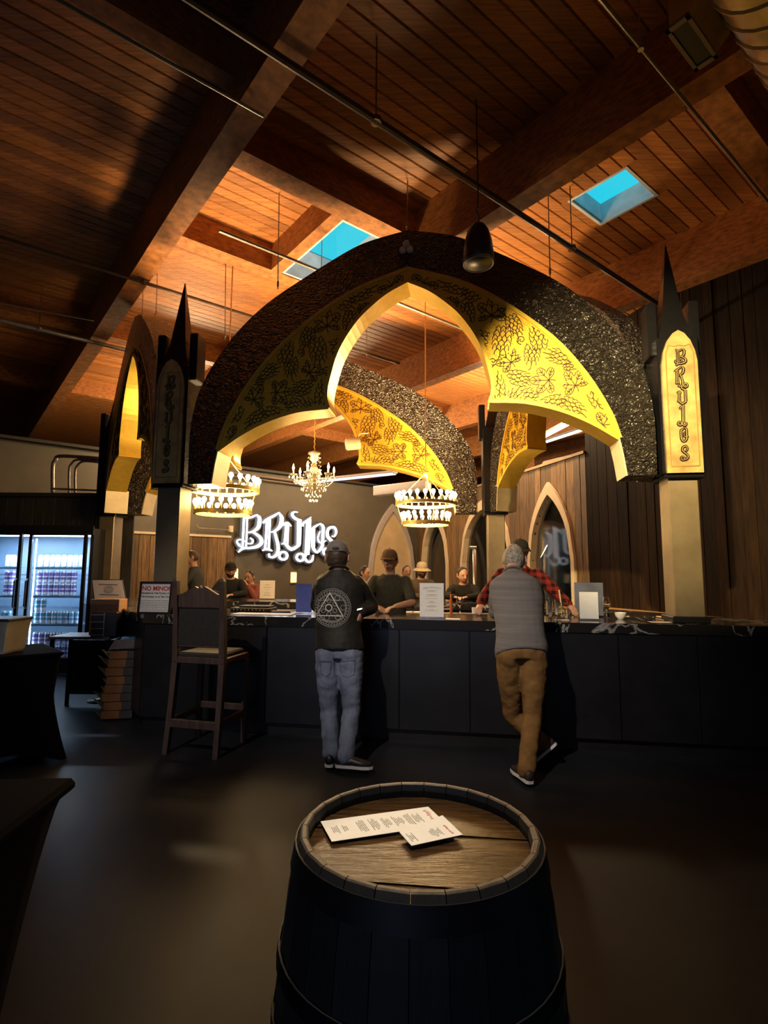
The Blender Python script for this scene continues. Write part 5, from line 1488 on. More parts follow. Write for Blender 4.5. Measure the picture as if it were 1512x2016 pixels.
# glasses and taps further back
for k, (px, py, Y, lb) in enumerate(((748, 1193, 6.9, 'stemmed glass at left before the brown-capped bartender'), (768, 1192, 6.9, 'stemmed glass at right before the brown-capped bartender'), (905, 1194, 6.9, 'stemmed glass before the black-hooded guest'), (1075, 1195, 6.9, 'stemmed glass far right on the inner shelf'))):
    q = at(px, py, Y); q.z = 1.011
    lathe_thing('wine_glass', lb, 'glass', q, SNIF, M_GL, 14)
for k, px in enumerate((753, 773, 793, 813)):
    q = at(px, 1193, 7.0); q.z = 1.011
    t = thing('tap_handle', ['first', 'second', 'third', 'fourth'][k] + ' small black tap handle from the left on the steel rail', 'tap', q)
    MB().lathe([(0.006, 0), (0.006, 0.02), (0.012, 0.03), (0.014, 0.08), (0.008, 0.09), (0.0005, 0.092)], seg=10).build('grip', M_BLACK, t, smooth=True)
    MB().lathe([(0.012, 0), (0.012, 0.008)], seg=10).build('collar', M_STEEL, t)
q = at(934, 1192, 6.9); q.z = 1.011
lathe_thing('white_cup', 'short white cup beside the red plaid sleeve', 'cup', q, [(0.0005, 0), (0.03, 0), (0.034, 0.07), (0.031, 0.07), (0.028, 0.005), (0.0005, 0.005)], M_WHITE)
q = at(888, 1193, 6.9); q.z = 1.011
t = thing('orange_bottle', 'slim orange bottle right of the cocktail menu', 'bottle', q)
MB().lathe([(0.0005, 0), (0.017, 0), (0.018, 0.006), (0.018, 0.15), (0.010, 0.19), (0.009, 0.235)], seg=12).build('bottle_body', mat('orange_glass', (0.62, 0.15, 0.03), 0.3, var=0.1), t, smooth=True)
MB().lathe([(0.011, 0.235), (0.011, 0.26), (0.0005, 0.262)], seg=10).build('cap', M_BLACK, t, smooth=True)
MB().cbox(at(900, 1196, 6.95) * 0 + Vector((at(860, 1195, 6.98).x, 6.98, 0.9985)), (3.3, 0.16, 0.022), 0.004, math.atan2(df.y, df.x)).build('glass_shelf', M_STEEL); tag(bpy.data.objects['glass_shelf'], 'narrow steel glass shelf inside the bar holding taps and glasses', 'shelf')
for sx in (-1.4, 0, 1.4):
    c = Vector((at(860, 1195, 6.98).x, 6.98, 0)) + df * sx
    MB().cbox((c.x, c.y, 0.494), (0.04, 0.04, 0.988), 0.004).build('shelf_post', M_STEEL, bpy.data.objects['glass_shelf'], world=True)
# steel pipe column behind the rear counter
q = at(935, 1160, 10.0)
t = thing('steel_pole', 'slim steel pole with a cap standing behind the rear counter', 'pole', (q.x, q.y, 0))
MB().tube([(0, 0, 0), (0, 0, 1.95)], 0.035, 10).build('pole_shaft', M_STEEL, t, smooth=True)
MB().cbox((-0.03, 0, 1.97), (0.14, 0.07, 0.05), 0.01).build('pole_cap', M_STEEL, t)
# brewing tanks seen through the pointed windows
for k, (s_, d_, r_, h_) in enumerate(((0.9, -1.9, 0.55, 2.6), (2.4, -2.1, 0.6, 2.9), (4.2, -2.0, 0.55, 2.6))):
    q = wall_pt(s_, 0, d_)
    t = thing('brewing_tank', ['steel brewing tank behind the nearest pointed window', 'steel brewing tank behind the wall between the windows', 'steel brewing tank behind the second pointed window'][k], 'tank', q)
    MB().lathe([(0.06, 0.35), (r_, 0.75), (r_, h_), (r_ * 0.7, h_ + 0.18), (0.15, h_ + 0.25), (0.0005, h_ + 0.26)], seg=28).build('vessel', M_STEEL, t, auto=40)
    for z in (1.1, 2.0): MB().lathe([(r_ + 0.002, z), (r_ + 0.015, z), (r_ + 0.015, z + 0.05), (r_ + 0.002, z + 0.05)], seg=28, cap=False).build('band', M_STEEL, t, auto=40)
    for a in (0.8, 2.4, 3.9, 5.5): MB().tube([(r_ * 0.8 * math.cos(a), r_ * 0.8 * math.sin(a), 0), (r_ * 0.8 * math.cos(a), r_ * 0.8 * math.sin(a), 0.85)], 0.03, 8).build('leg', M_STEEL, t)
    MB().tube([(-r_ * 0.6, -r_ * 0.9, 0.4), (-r_ * 0.62, -r_ * 0.95, 1.9), (-r_ * 0.3, -r_ * 0.9, 2.2)], 0.03, 8).build('pipe', M_STEEL, t)
lamp('brewhouse_lamp', 'POINT', wall_pt(2.0, 4.8, -3.2), 25, (1.0, 0.9, 0.75), 0.3)  # added point light without a fixture, brightening the tanks behind the wall
# made-up housings round the added spotlights, all out of view
for nm, loc_, tgt, *_r in SPOTS:
    loc_, tgt = Vector(loc_), Vector(tgt)
    d_ = (tgt - loc_).normalized()
    t = thing('track_spotlight', 'black track spotlight above the entrance aimed at the ' + nm, 'light', loc_)
    MB().tube([loc_ - d_ * 0.16, loc_ - d_ * 0.03], 0.05, 14).build('head', M_BLACK, t, world=True)
    MB().tube([loc_ - d_ * 0.1, Vector((loc_.x - d_.x * 0.1, loc_.y - d_.y * 0.1, CEIL))], 0.012, 8).build('stem', M_BLACK, t, world=True)
# ------------------------------------------------------------------ people
def remeshed(mb, voxel, smooth=6, disp=0.0, dscale=6.0, seed=0.0, stretch=(1, 1, 1)):
    me = mb.mesh('tmp')
    o = bpy.data.objects.new('tmp', me); COL.objects.link(o)
    r = o.modifiers.new('r', 'REMESH'); r.mode = 'VOXEL'; r.voxel_size = voxel; r.use_smooth_shade = True
    if smooth:
        s_ = o.modifiers.new('s', 'SMOOTH'); s_.factor = 0.5; s_.iterations = smooth
    bpy.context.view_layer.update()
    dg = bpy.context.evaluated_depsgraph_get()
    out = bpy.data.meshes.new_from_object(o.evaluated_get(dg))
    bpy.data.objects.remove(o); bpy.data.meshes.remove(me)
    if disp:
        co = np.empty(len(out.vertices) * 3); out.vertices.foreach_get('co', co); co = co.reshape(-1, 3)
        no = np.array([v.normal[:] for v in out.vertices])
        h = np.array([noise.noise((c[0] * dscale * stretch[0] + seed, c[1] * dscale * stretch[1], c[2] * dscale * stretch[2])) + 0.5 * noise.noise((c[0] * dscale * 2.3 * stretch[0], c[1] * dscale * 2.3 + seed, c[2] * dscale * 2.3 * stretch[2])) for c in co])
        co = co + no * (h * disp)[:, None]
        out.vertices.foreach_set('co', co.ravel()); out.update()
    out.polygons.foreach_set('use_smooth', [True] * len(out.polygons))
    return out
def limb(mb, pts, rs, seg=12, n=5):
    """tapered, rounded limb through the points"""
    full = catmull([(*p, r) for p, r in zip(pts, rs)], n)
    P = [Vector(q[:3]) for q in full]; R = [float(q[3]) for q in full]
    t0 = (P[0] - P[1]).normalized(); t1 = (P[-1] - P[-2]).normalized()
    a = [P[0] + t0 * R[0] * f for f in (0.85, 0.5)]; ra = [R[0] * f for f in (0.4, 0.82)]
    b = [P[-1] + t1 * R[-1] * f for f in (0.5, 0.85)]; rb = [R[-1] * f for f in (0.82, 0.4)]
    mb.tube(a + P + b, ra + R + rb, seg)
HEADZ = 0.118
def head_pt(u, v, kind='head'):
    """point on the unit head; u azimuth (0 = face front), v polar from top; x right, y front, z up"""
    x = math.sin(v) * math.sin(u); y = math.sin(v) * math.cos(u); z = math.cos(v)
    low = max(0.0, -z)
    fx = 0.077 * (1 - 0.30 * low ** 1.3)
    fy = 0.098 if y > 0 else 0.100 * (1 - 0.25 * low)
    if y > 0: fy *= (1 - 0.10 * low ** 2)
    fz = HEADZ if z > 0 else 0.122
    k = 1.0
    if kind == 'hair':
        fr = y - 0.25 * z - 0.10 + (0.25 if z < -0.35 else 0)
        k = 1.075 if fr < 0.05 else (0.93 if fr > 0.30 else 1.075 - (fr - 0.05) / 0.25 * 0.145)
        if z < -0.50: k = min(k, 0.94)
        if y > -0.1 and z < -0.12: k = min(k, 0.94)
    elif kind == 'cap':
        k = 1.09 if z > 0.26 else 0.92
        if z > 0.26:
            q = (1 - ((z - 0.26) / 0.74) ** 2.6) ** (1 / 2.6) * math.sqrt(1 - 0.26 ** 2) / max(0.02, math.sqrt(max(1e-6, 1 - z * z)))
            fx *= q; fy *= q; fz *= 0.98
    elif kind == 'beard':
        k = 1.045 if (z < -0.42 and y > -0.1) else 0.92
    return Vector((x * fx * k, y * fy * k, z * fz * k))
def head_mb(kind, M, mb=None):
    mb = mb or MB(); nu, nv = 28, 20; vs = []
    for j in range(nv + 1):
        for i in range(nu):
            vs.append(M @ head_pt(2 * math.pi * i / nu, max(1e-3, min(math.pi - 1e-3, math.pi * j / nv)), kind))
    fs = [(j * nu + i, j * nu + (i + 1) % nu, (j + 1) * nu + (i + 1) % nu, (j + 1) * nu + i) for j in range(nv) for i in range(nu)]
    fs += [tuple(range(nu)), tuple(reversed([nv * nu + i for i in range(nu)]))]
    mb.add(vs, fs); return mb
def hand(mb, W, d, nrm, sc=1.0, curl=0.5, thumb=1):
    """palm and five fingers from wrist W along d; nrm = back of the hand; thumb side sign"""
    d = d.normalized(); s_ = d.cross(nrm).normalized(); nrm = s_.cross(d).normalized()
    secs = []
    for f, rx, ry in ((0.0, .026, .019), (.03, .036, .017), (.065, .042, .015), (.09, .040, .013)):
        secs.append((W + d * f * sc, s_, nrm, rx * sc, ry * sc))
    mb.loft(secs, 12)
    K = W + d * .085 * sc
    for k, (off, ln) in enumerate(((-.030, .070), (-.010, .080), (.010, .075), (.030, .058))):
        b = K + s_ * off * sc
        a1 = curl * 0.6; a2 = curl * 1.5
        p1 = b + (d * math.cos(a1) - nrm * math.sin(a1)) * ln * 0.5 * sc
        p2 = p1 + (d * math.cos(a2) - nrm * math.sin(a2)) * ln * 0.5 * sc
        limb(mb, [b, p1, p2], [.0092 * sc, .0088 * sc, .0078 * sc], 8, 3)
    b = W + d * .025 * sc + s_ * (thumb * .030) * sc
    p1 = b + (d * 0.6 + s_ * thumb * 0.75 - nrm * 0.2).normalized() * .035 * sc
    p2 = p1 + (d * 0.95 + s_ * thumb * 0.15 - nrm * 0.3).normalized() * .034 * sc
    limb(mb, [b, p1, p2], [.0125 * sc, .0105 * sc, .0088 * sc], 8, 3)
SKIN = mat('skin_light', (0.50, 0.27, 0.18), 0.5, var=0.12, scale=30)
SKIN2 = mat('skin_tan', (0.44, 0.24, 0.15), 0.5, var=0.12, scale=30)
def fabric(name, col, var=0.2, rough=0.85, scale=60, **kw):
    return mat('fabric_' + name, col, rough, var=var, scale=scale, bump=0.15, spec=0.2, **kw)
def person(label, J, top_m, leg_m, hair_m, skin=SKIN, hat=None, hat_m=None, beard=None, vox=0.012, fine=False, hem=0.0, shoe_m=None, sole_m=None,
           sleeve='long', ease=0.016, face=True, glasses=False, collar=None, wr=0.004, bulk=1.0, nm='person'):
    """J: world joints. One continuous body; clothes, hair, hat and shoes are its parts"""
    pel = Vector(J['pelvis'])
    t = thing(nm, label, 'person', (pel.x, pel.y, 0))
    side = (Vector(J['rsho']) - Vector(J['lsho'])).normalized()
    hside = (Vector(J['rhip']) - Vector(J['lhip'])).normalized()
    wa, ch, nk = Vector(J['waist']), Vector(J['chest']), Vector(J['neck'])
    hd = Vector(J['head']); hf = Vector(J['face']).normalized()
    hup = Vector(J.get('hup', (hd - nk))).normalized()
    hr = hf.cross(hup).normalized(); hup = hr.cross(hf).normalized()
    hs = J.get('hs', 1.08); MH = frame_mat(hd, hr * hs, hf * hs, hup * hs)
    spine = [pel, wa, ch, nk]
    def spine_dir(i):
        a = spine[max(0, i - 1)]; b = spine[min(3, i + 1)]
        return (b - a).normalized()
    def torso(mb, o, lo):
        secs = []
        ud = (wa - pel).normalized()
        rows = [(pel - ud * lo, hside, .172, .118), (pel, hside, .172, .120), (pel.lerp(wa, .6), hside, .160, .112), (wa, (side + hside).normalized(), .158, .110),
                (wa.lerp(ch, .55), side, .170, .118), (ch, side, .182, .122), (ch.lerp(nk, .42), side, .186, .108), (ch.lerp(nk, .66), side, .172, .088), (ch.lerp(nk, .84), side, .115, .074), (nk, side, .068, .066)]
        for c, x, rx, ry in rows:
            i = 0 if c == rows[0][0] else 1
            d = spine_dir(1 if (c - wa).length < .2 else 2)
            y = d.cross(x).normalized(); x2 = y.cross(d).normalized()
            secs.append((c, x2, y, rx * bulk + o, ry * bulk + o))
        mb.loft(secs, 24)
        return mb
    def legs(mb, o, end=1.0):
        for s_ in 'lr':
            h, k, a = Vector(J[s_ + 'hip']), Vector(J[s_ + 'kne']), Vector(J[s_ + 'ank'])
            a2 = k.lerp(a, end)
            limb(mb, [h + Vector((0, 0, .03)), h.lerp(k, .35), h.lerp(k, .8), k, k.lerp(a2, .35), k.lerp(a2, .8), a2], [.088 + o, .086 + o, .066 + o, .060 + o, .058 + o, .046 + o * 1.4, .044 + o * 1.5], 16)
    def arms(mb, o, end=1.0):
        for s_ in 'lr':
            h, k, a = Vector(J[s_ + 'sho']), Vector(J[s_ + 'elb']), Vector(J[s_ + 'wri'])
            if end < 0.5: limb(mb, [h, h.lerp(k, .4), h.lerp(k, .8)], [.050 + o * .6, .054 + o, .052 + o], 14)
            else: limb(mb, [h, h.lerp(k, .4), h.lerp(k, .85), k, k.lerp(a, .35), k.lerp(a, end)], [.050 + o * .6, .053 + o, .045 + o, .043 + o, .042 + o, .031 + o], 14)
    # body
    b = MB(); torso(b, 0, .06); legs(b, 0); arms(b, 0)
    limb(b, [nk - Vector((0, 0, .03)), nk.lerp(hd, .5), hd - hup * .03], [.062, .055, .058], 14)
    head_mb('head', MH, b)
    limb(b, [MH @ Vector((0, .088, .018)), MH @ Vector((0, .106, -.012)), MH @ Vector((0, .112, -.026))], [.010, .013, .014], 8, 3)
    for sx in (-1, 1):
        b.loft([(MH @ Vector((sx * .070, -.008, -.005)), MH.to_3x3() @ Vector((0, 1, 0)), MH.to_3x3() @ Vector((0, 0, 1)), .016, .028), (MH @ Vector((sx * .090, -.016, .0)), MH.to_3x3() @ Vector((0, 1, 0)), MH.to_3x3() @ Vector((0, 0, 1)), .019, .033)], 10)
    for s_, th in (('l', 1), ('r', -1)):
        w = Vector(J[s_ + 'wri']); e_ = Vector(J[s_ + 'elb'])
        d = Vector(J.get(s_ + 'hand', w - e_)); nr = Vector(J.get(s_ + 'hn', (0, 0, 1)))
        if abs(d.normalized().dot(nr.normalized())) > 0.95: nr = Vector((0, 1, 0.2))
        hand(b, w, d, nr, 1.0, J.get('curl', 0.6), th)
    for s_ in 'lr':
        a, to = Vector(J[s_ + 'ank']), Vector(J[s_ + 'toe'])
        limb(b, [a, a.lerp(to, .5), to], [.042, .038, .028], 10)
    body = put('body', remeshed(b, vox * (0.7 if fine else 0.85), 3), skin, t, world=True)
    # clothes
    c = MB(); torso(c, ease, hem); arms(c, ease * 0.8, {'long': 0.97, 'short': 0.3, 'rolled': 0.55}[sleeve])
    for s_ in 'lr':
        pass
    top = put('top', remeshed(c, vox, 4, wr, 7, seed=pel.x * 3, stretch=(1, 1, 1.6)), top_m, t, world=True)
    c = MB(); ud = (wa - pel).normalized()
    y = ud.cross(hside).normalized()
    c.loft([(pel + ud * .06, hside, y, .160 * bulk + .006, .112 * bulk + .006), (pel, hside, y, .172 * bulk + .006, .120 * bulk + .006), (pel - ud * .08, hside, y, .174 * bulk, .122 * bulk), (pel - ud * .13, hside, y, .15 * bulk, .10 * bulk)], 22)
    bk = -(y if y.dot(hf) > 0 else -y)
    for s_ in 'lr': c.sphere(Vector(J[s_ + 'hip']) + bk * .030 + ud * .01, (.084, .088, .11), 14, 10)
    legs(c, .014, .98)
    tr = put('trousers', remeshed(c, vox, 9, wr * 1.3, 9, seed=2 + pel.y, stretch=(1.2, 1.2, 1.6)), leg_m, t, world=True)
    # shoes
    for s_ in 'lr':
        a, to = Vector(J[s_ + 'ank']), Vector(J[s_ + 'toe'])
        d = (to - a); dh = Vector(J.get(s_ + 'sole', (0, 0, 1))).normalized()      # up direction of the sole
        d = (d - dh * d.dot(dh)).normalized(); x = d.cross(dh).normalized()
        B0 = a - dh * .062 - d * .075
        L = .285
        sec = lambda f, w_, h_, z_: (B0 + d * (L * f) + dh * z_, x, dh, w_, h_)
        m = MB(); m.loft([sec(.0, .022, .025, .045), sec(.05, .034, .040, .048), sec(.25, .038, .046, .050), sec(.42, .040, .040, .046), sec(.7, .047, .028, .036), sec(.92, .038, .020, .028), sec(1.0, .018, .012, .022)], 14)
        sh = m.build('shoe', shoe_m or M_BLACK, t, smooth=True, world=True)
        m = MB(); m.prism([(L * f, w_) for f, w_ in ((0, .018), (.05, .033), (.25, .036), (.45, .038), (.72, .048), (.92, .040), (1.01, .018), (1.01, -.018), (.92, -.040), (.72, -.048), (.45, -.038), (.25, -.036), (.05, -.033), (0, -.018))], B0, d, x, dh, 0.0, .020)
        m.build('sole', sole_m or M_BLACKW, sh, world=True)
    # hair, hat, beard
    if hair_m: put('hair', remeshed(head_mb('hair', MH), 0.007, 2, 0.004, 40), hair_m, t, world=True)
    if beard: head_mb('beard', MH).build('beard', beard, t, smooth=True, world=True)
    R3 = MH.to_3x3()
    if hat in ('cap', 'capback'):
        s_ = 1 if hat == 'cap' else -1
        hm = head_mb('cap', MH).build('cap', hat_m, t, smooth=True, world=True)
        m = MB(); top_, bot = [], []
        n = 13
        for k in range(n):
            an = math.radians(-68 + 136 * k / (n - 1))
            r0 = Vector((.080 * math.sin(an), s_ * .100 * math.cos(an), .040)); 
            r1 = Vector((.088 * math.sin(an), s_ * (.100 * math.cos(an) + .072 * math.cos(an * 0.95) ** 0.6), .036 - .008 * math.cos(an) - .014 * abs(math.sin(an))))
            top_ += [MH @ r0, MH @ r1]; bot += [MH @ (r0 - Vector((0, 0, .006))), MH @ (r1 - Vector((0, 0, .005)))]
        N2 = len(top_); fs = []
        for k in range(n - 1):
            a = 2 * k; fs += [(a, a + 1, a + 3, a + 2), (N2 + a, N2 + a + 2, N2 + a + 3, N2 + a + 1), (a + 1, N2 + a + 1, N2 + a + 3, a + 3)]
        m.add(top_ + bot, fs); m.build('brim', hat_m, hm, smooth=True, world=True)
        MB().sphere(MH @ Vector((0, 0, .130)), .007, 8, 6).build('cap_button', hat_m, hm, smooth=True, world=True)
        ring = [MH @ Vector((.0875 * math.sin(a), 0.109 * math.cos(a), .036)) for a in np.linspace(0, 2 * math.pi, 33)[:-1]]
        MB().tube(ring, .004, 6, closed=True).build('sweatband', hat_m, hm, smooth=True, world=True)
        MB().sphere(MH @ Vector((0, -s_ * .104, .052)), (.030, .012, .014), 14, 8).build('strap_opening', hair_m, hm, smooth=True, world=True)
    elif hat == 'bucket':
        hm = head_mb('cap', MH).build('bucket_hat', hat_m, t, smooth=True, world=True)
        b2 = MB().lathe([(.082, .035), (.135, -.002), (.138, -.004), (.134, -.008), (.080, .024)], seg=28, cap=False, sy=1.15)
        MB().add([MH @ Vector(v) for v in b2.v], b2.f).build('brim', hat_m, hm, smooth=True, world=True)
    if face:
        for sx in (-1, 1):
            MB().sphere(MH @ Vector((sx * .031, .083, .006)), (.012, .010, .007), 8, 6).build('eye', mat('eye_dark', (0.03, 0.02, 0.02), 0.3), t, smooth=True, world=True)
            m = MB(); m.tube([MH @ Vector((sx * .015, .094, .023)), MH @ Vector((sx * .032, .091, .028)), MH @ Vector((sx * .048, .078, .022))], .004, 6); m.build('eyebrow', hair_m or hat_m or M_BLACK, t, world=True)
        m = MB(); m.tube([MH @ Vector((-.024, .082, -.058)), MH @ Vector((0, .093, -.060)), MH @ Vector((.024, .082, -.058))], .005, 6); m.build('mouth', mat('lips', (0.36, 0.14, 0.11), 0.5), t, smooth=True, world=True)
    if glasses:
        m = MB()
        for sx in (-1, 1): m.tube([MH @ Vector((sx * .033 + .024 * math.cos(a), .098, .006 + .019 * math.sin(a))) for a in np.linspace(0, 6.283, 15)[:-1]], .0028, 5, closed=True); m.tube([MH @ Vector((sx * .057, .096, .008)), MH @ Vector((sx * .080, .0, .010))], .0026, 5)
        m.tube([MH @ Vector((-.009, .099, .008)), MH @ Vector((.009, .099, .008))], .0026, 5); m.build('glasses', M_BLACK, t, world=True)
    if collar:
        d = (hd - nk).normalized(); ring = []
        for a in np.linspace(0, 2 * math.pi, 25)[:-1]: ring.append(nk + d * .012 + side * (.078 * math.cos(a)) + d.cross(side).normalized() * (.074 * math.sin(a)))
        MB().tube(ring, .013, 8, closed=True).build('collar', collar, t, smooth=True, world=True)
    return t, top, tr, MH
def pose(X, Y, facing, H=1.75, lean=0.0, look=0.0, down=0.0, arms='counter', spread=0.0, turn=0.0):
    """standing pose in world joints; facing in degrees (180 looks at the camera)"""
    k = H / 1.75; th = math.radians(facing); R = Matrix.Rotation(th, 3, 'Z')
    sl = math.sin(lean)
    L = {'pelvis': (0, -.0, .95), 'waist': (0, .06 * sl, 1.09), 'chest': (0, .24 * sl, 1.09 + .20 * math.cos(lean)), 'neck': (0, .46 * sl, 1.09 + .40 * math.cos(lean)),
         'lhip': (-.09, 0, .90), 'rhip': (.09, 0, .90), 'lkne': (-.10, .02, .50), 'rkne': (.10, .02, .50), 'lank': (-.11, -.03, .085), 'rank': (.11, -.03, .085), 'ltoe': (-.13, .11, .03), 'rtoe': (.13, .11, .03)}
    nk = Vector(L['neck'])
    L['head'] = tuple(nk + Vector((0, .035 + .06 * sl, .148 - .02 * sl)))
    sz = nk - Vector((0, .02, .055))
    L['lsho'] = (-.170, sz.y, sz.z - .01); L['rsho'] = (.170, sz.y, sz.z - .01)
    if arms == 'counter':
        L['lelb'] = (-.25 - spread, sz.y + .20, sz.z - .22); L['relb'] = (.25 + spread, sz.y + .20, sz.z - .22)
        zc_ = (BARTOP + .055) / k
        L['lelb'] = (-.26 - spread, sz.y + .16, max(zc_ + .02, sz.z - .26)); L['relb'] = (.26 + spread, sz.y + .16, max(zc_ + .02, sz.z - .26))
        L['lwri'] = (-.10 - spread * 1.3, sz.y + .36, zc_ + .01); L['rwri'] = (.10 + spread * 1.3, sz.y + .36, zc_ + .01)
        if spread > 0.05:
            L['lwri'] = (-.22 - spread * 1.6, sz.y + .26, zc_ + .05); L['rwri'] = (.22 + spread * 1.6, sz.y + .26, zc_ + .05)
    elif arms == 'face':
        L['lelb'] = (-.24, sz.y + .14, sz.z - .25); L['lwri'] = (-.10, sz.y + .22, sz.z + .02); L['relb'] = (.24, sz.y + .02, sz.z - .29); L['rwri'] = (.20, sz.y + .20, sz.z - .42)
    else:
        L['lelb'] = (-.24, sz.y - .02, sz.z - .28); L['relb'] = (.24, sz.y - .02, sz.z - .28); L['lwri'] = (-.22, sz.y + .10, sz.z - .52); L['rwri'] = (.22, sz.y + .10, sz.z - .52)
    J = {a: R @ (Vector(v) * k) + Vector((X, Y, 0)) for a, v in L.items()}
    f = Vector((-math.sin(look), math.cos(look) * math.cos(down), -math.sin(down)))
    J['face'] = R @ f; J['hup'] = R @ Vector((0, math.sin(down) * 0.9, math.cos(down)))
    J['lhn'] = (0, 0, 1); J['rhn'] = (0, 0, 1)
    return J
HAIRD = mat('hair_dark', (0.018, 0.012, 0.009), 0.6, var=0.4, scale=90); HAIRB = mat('hair_brown', (0.06, 0.035, 0.02), 0.6, var=0.4, scale=90)
HAIRG = mat('hair_grey', (0.33, 0.30, 0.25), 0.7, var=0.75, scale=45, col2=(0.10, 0.085, 0.065))

# --- customer in the dark jacket, seen from behind -------------------------------------------------
Jl = {'pelvis': at(668, 1268, 4.62), 'waist': at(666, 1232, 4.66), 'chest': at(668, 1178, 4.72), 'neck': at(668, 1124, 4.74), 'head': at(664, 1098, 4.80)}
Jl.update(lhip=at(645, 1290, 4.60), rhip=at(690, 1290, 4.58), lkne=at(648, 1398, 4.60), rkne=at(692, 1398, 4.55), lank=at(652, 1501, 4.44), rank=at(680, 1494, 4.34),
          lsho=at(637, 1143, 4.74), rsho=at(701, 1145, 4.74), lelb=at(625, 1190, 4.98), lwri=at(640, 1196, 5.26), relb=at(731, 1194, 4.86), rwri=at(712, 1204, 4.66))
Jl['lank'].z = 0.085; Jl['rank'].z = 0.10
Jl['ltoe'] = Jl['lank'] + Vector((0.035, 0.15, -0.05)); Jl['rtoe'] = Jl['rank'] + Vector((0.15, -0.02, -0.055))
Jl['hs'] = 1.22; Jl['face'] = Vector((0.05, 1, -0.12)); Jl['hup'] = Vector((0, .1, 1)); Jl['rhand'] = Vector((-0.15, -0.25, -0.6)); Jl['rhn'] = Vector((1, -.4, 0)); Jl['curl'] = 0.9
Jl['lwri'].z = BARTOP + 0.06
M_JACK = fabric('black_jacket', (0.017, 0.016, 0.015), 0.25, 0.6)
M_JEAN = fabric('blue_jeans', (0.16, 0.19, 0.28), 0.35, 0.8, 5, stretch=(2, 2, 1))
M_WSOLE = mat('white_sole', (0.72, 0.72, 0.76), 0.5, var=0.1)
tl, topl, trl, MHl = person('person in grey cap, black jacket with white round emblem and blue jeans, from behind', Jl, M_JACK, M_JEAN, HAIRB, hat='cap', hat_m=fabric('grey_cap', (0.19, 0.175, 0.165), 0.2), vox=0.010, fine=True, hem=.055, ease=.030, shoe_m=mat('black_sneaker', (0.015, 0.015, 0.018), 0.4, var=0.2), sole_m=M_WSOLE, face=False, wr=.006, collar=M_JACK)
# emblem printed on the back: ring, inner rings, triangle, dots, laid onto the cloth
def project_lines(o, lines, w, name, m_, parent, view_from):
    me = o.data; Mw = chain_xf(o)
    bvh = BVHTree.FromPolygons([Mw @ v.co for v in me.vertices], [tuple(p.vertices) for p in me.polygons])
    mb = MB()
    for L in lines:
        P = []; N_ = []
        for p in L:
            d = (p - view_from).normalized()
            h, n_, i_, ds = bvh.ray_cast(view_from, d)
            if h is None: continue
            if n_.dot(d) > 0: n_ = -n_
            P.append(h); N_.append(n_)
        if len(P) < 2: continue
        vs = []
        for i in range(len(P)):
            t_ = (P[min(i + 1, len(P) - 1)] - P[max(i - 1, 0)]).normalized(); s_ = t_.cross(N_[i]).normalized()
            for sg, e_ in ((-1, .004), (1, .004), (1, .001), (-1, .001)): vs.append(P[i] + s_ * (sg * w / 2) + N_[i] * e_)
        fs = [(i * 4 + q, i * 4 + (q + 1) % 4, i * 4 + 4 + (q + 1) % 4, i * 4 + 4 + q) for i in range(len(P) - 1) for q in range(4)]
        mb.add(vs, fs)
    return mb.build(name, m_, parent, world=True)
def px_path(pts, Y): return [at(x, y, Y) for x, y in pts]
cx0, cy0 = 654, 1197
def ringp(r, n=40, cx=cx0, cy=cy0): return [(cx + r * math.cos(2 * math.pi * k / n), cy + 1.03 * r * math.sin(2 * math.pi * k / n)) for k in range(n + 1)]
def dense(pts, n=10):
    out = []
    for a, b in zip(pts[:-1], pts[1:]): out += [(a[0] + (b[0] - a[0]) * k / n, a[1] + (b[1] - a[1]) * k / n) for k in range(n)]
    return out + [pts[-1]]
M_PRINT = mat('pale_print', (0.34, 0.33, 0.31), 0.8, var=0.3, scale=60); M_PRINT2 = mat('bright_print', (0.62, 0.60, 0.56), 0.8, var=0.1)
e_ref = 4.5
thin = [ringp(36.5), ringp(33.5), ringp(28.5), ringp(26.5)]
for k in range(36):
    a = 2 * math.pi * k / 36
    thin.append(dense([(cx0 + 29.5 * math.cos(a), cy0 + 30.4 * math.sin(a)), (cx0 + 32.5 * math.cos(a + .05), cy0 + 33.5 * math.sin(a + .05))], 3))
for k in range(6):
    a = 2 * math.pi * k / 6 + .52
    thin.append(ringp(4.0, 12, cx0 - 6 + 13 * math.cos(a), cy0 - 1 + 13 * math.sin(a)))
    thin.append(ringp(5.0, 12, cx0 + 21.5 * math.cos(a + .5), cy0 + 21.5 * math.sin(a + .5)))
thin.append(dense([(628, 1218), (642, 1224), (648, 1222), (662, 1223), (676, 1214)], 4)); thin.append(dense([(618, 1182), (680, 1182)], 12))
project_lines(topl, [px_path(q, e_ref) for q in thin], 0.0035, 'back_emblem', M_PRINT, topl, CAM)
tri = dense([(649.5, 1167), (623.5, 1211.5), (675, 1213), (649.5, 1167)], 14)
project_lines(topl, [px_path(tri, e_ref), px_path(ringp(6.2, 18, 647.5, 1196.5), e_ref)], 0.0075, 'emblem_triangle', M_PRINT2, topl, CAM)
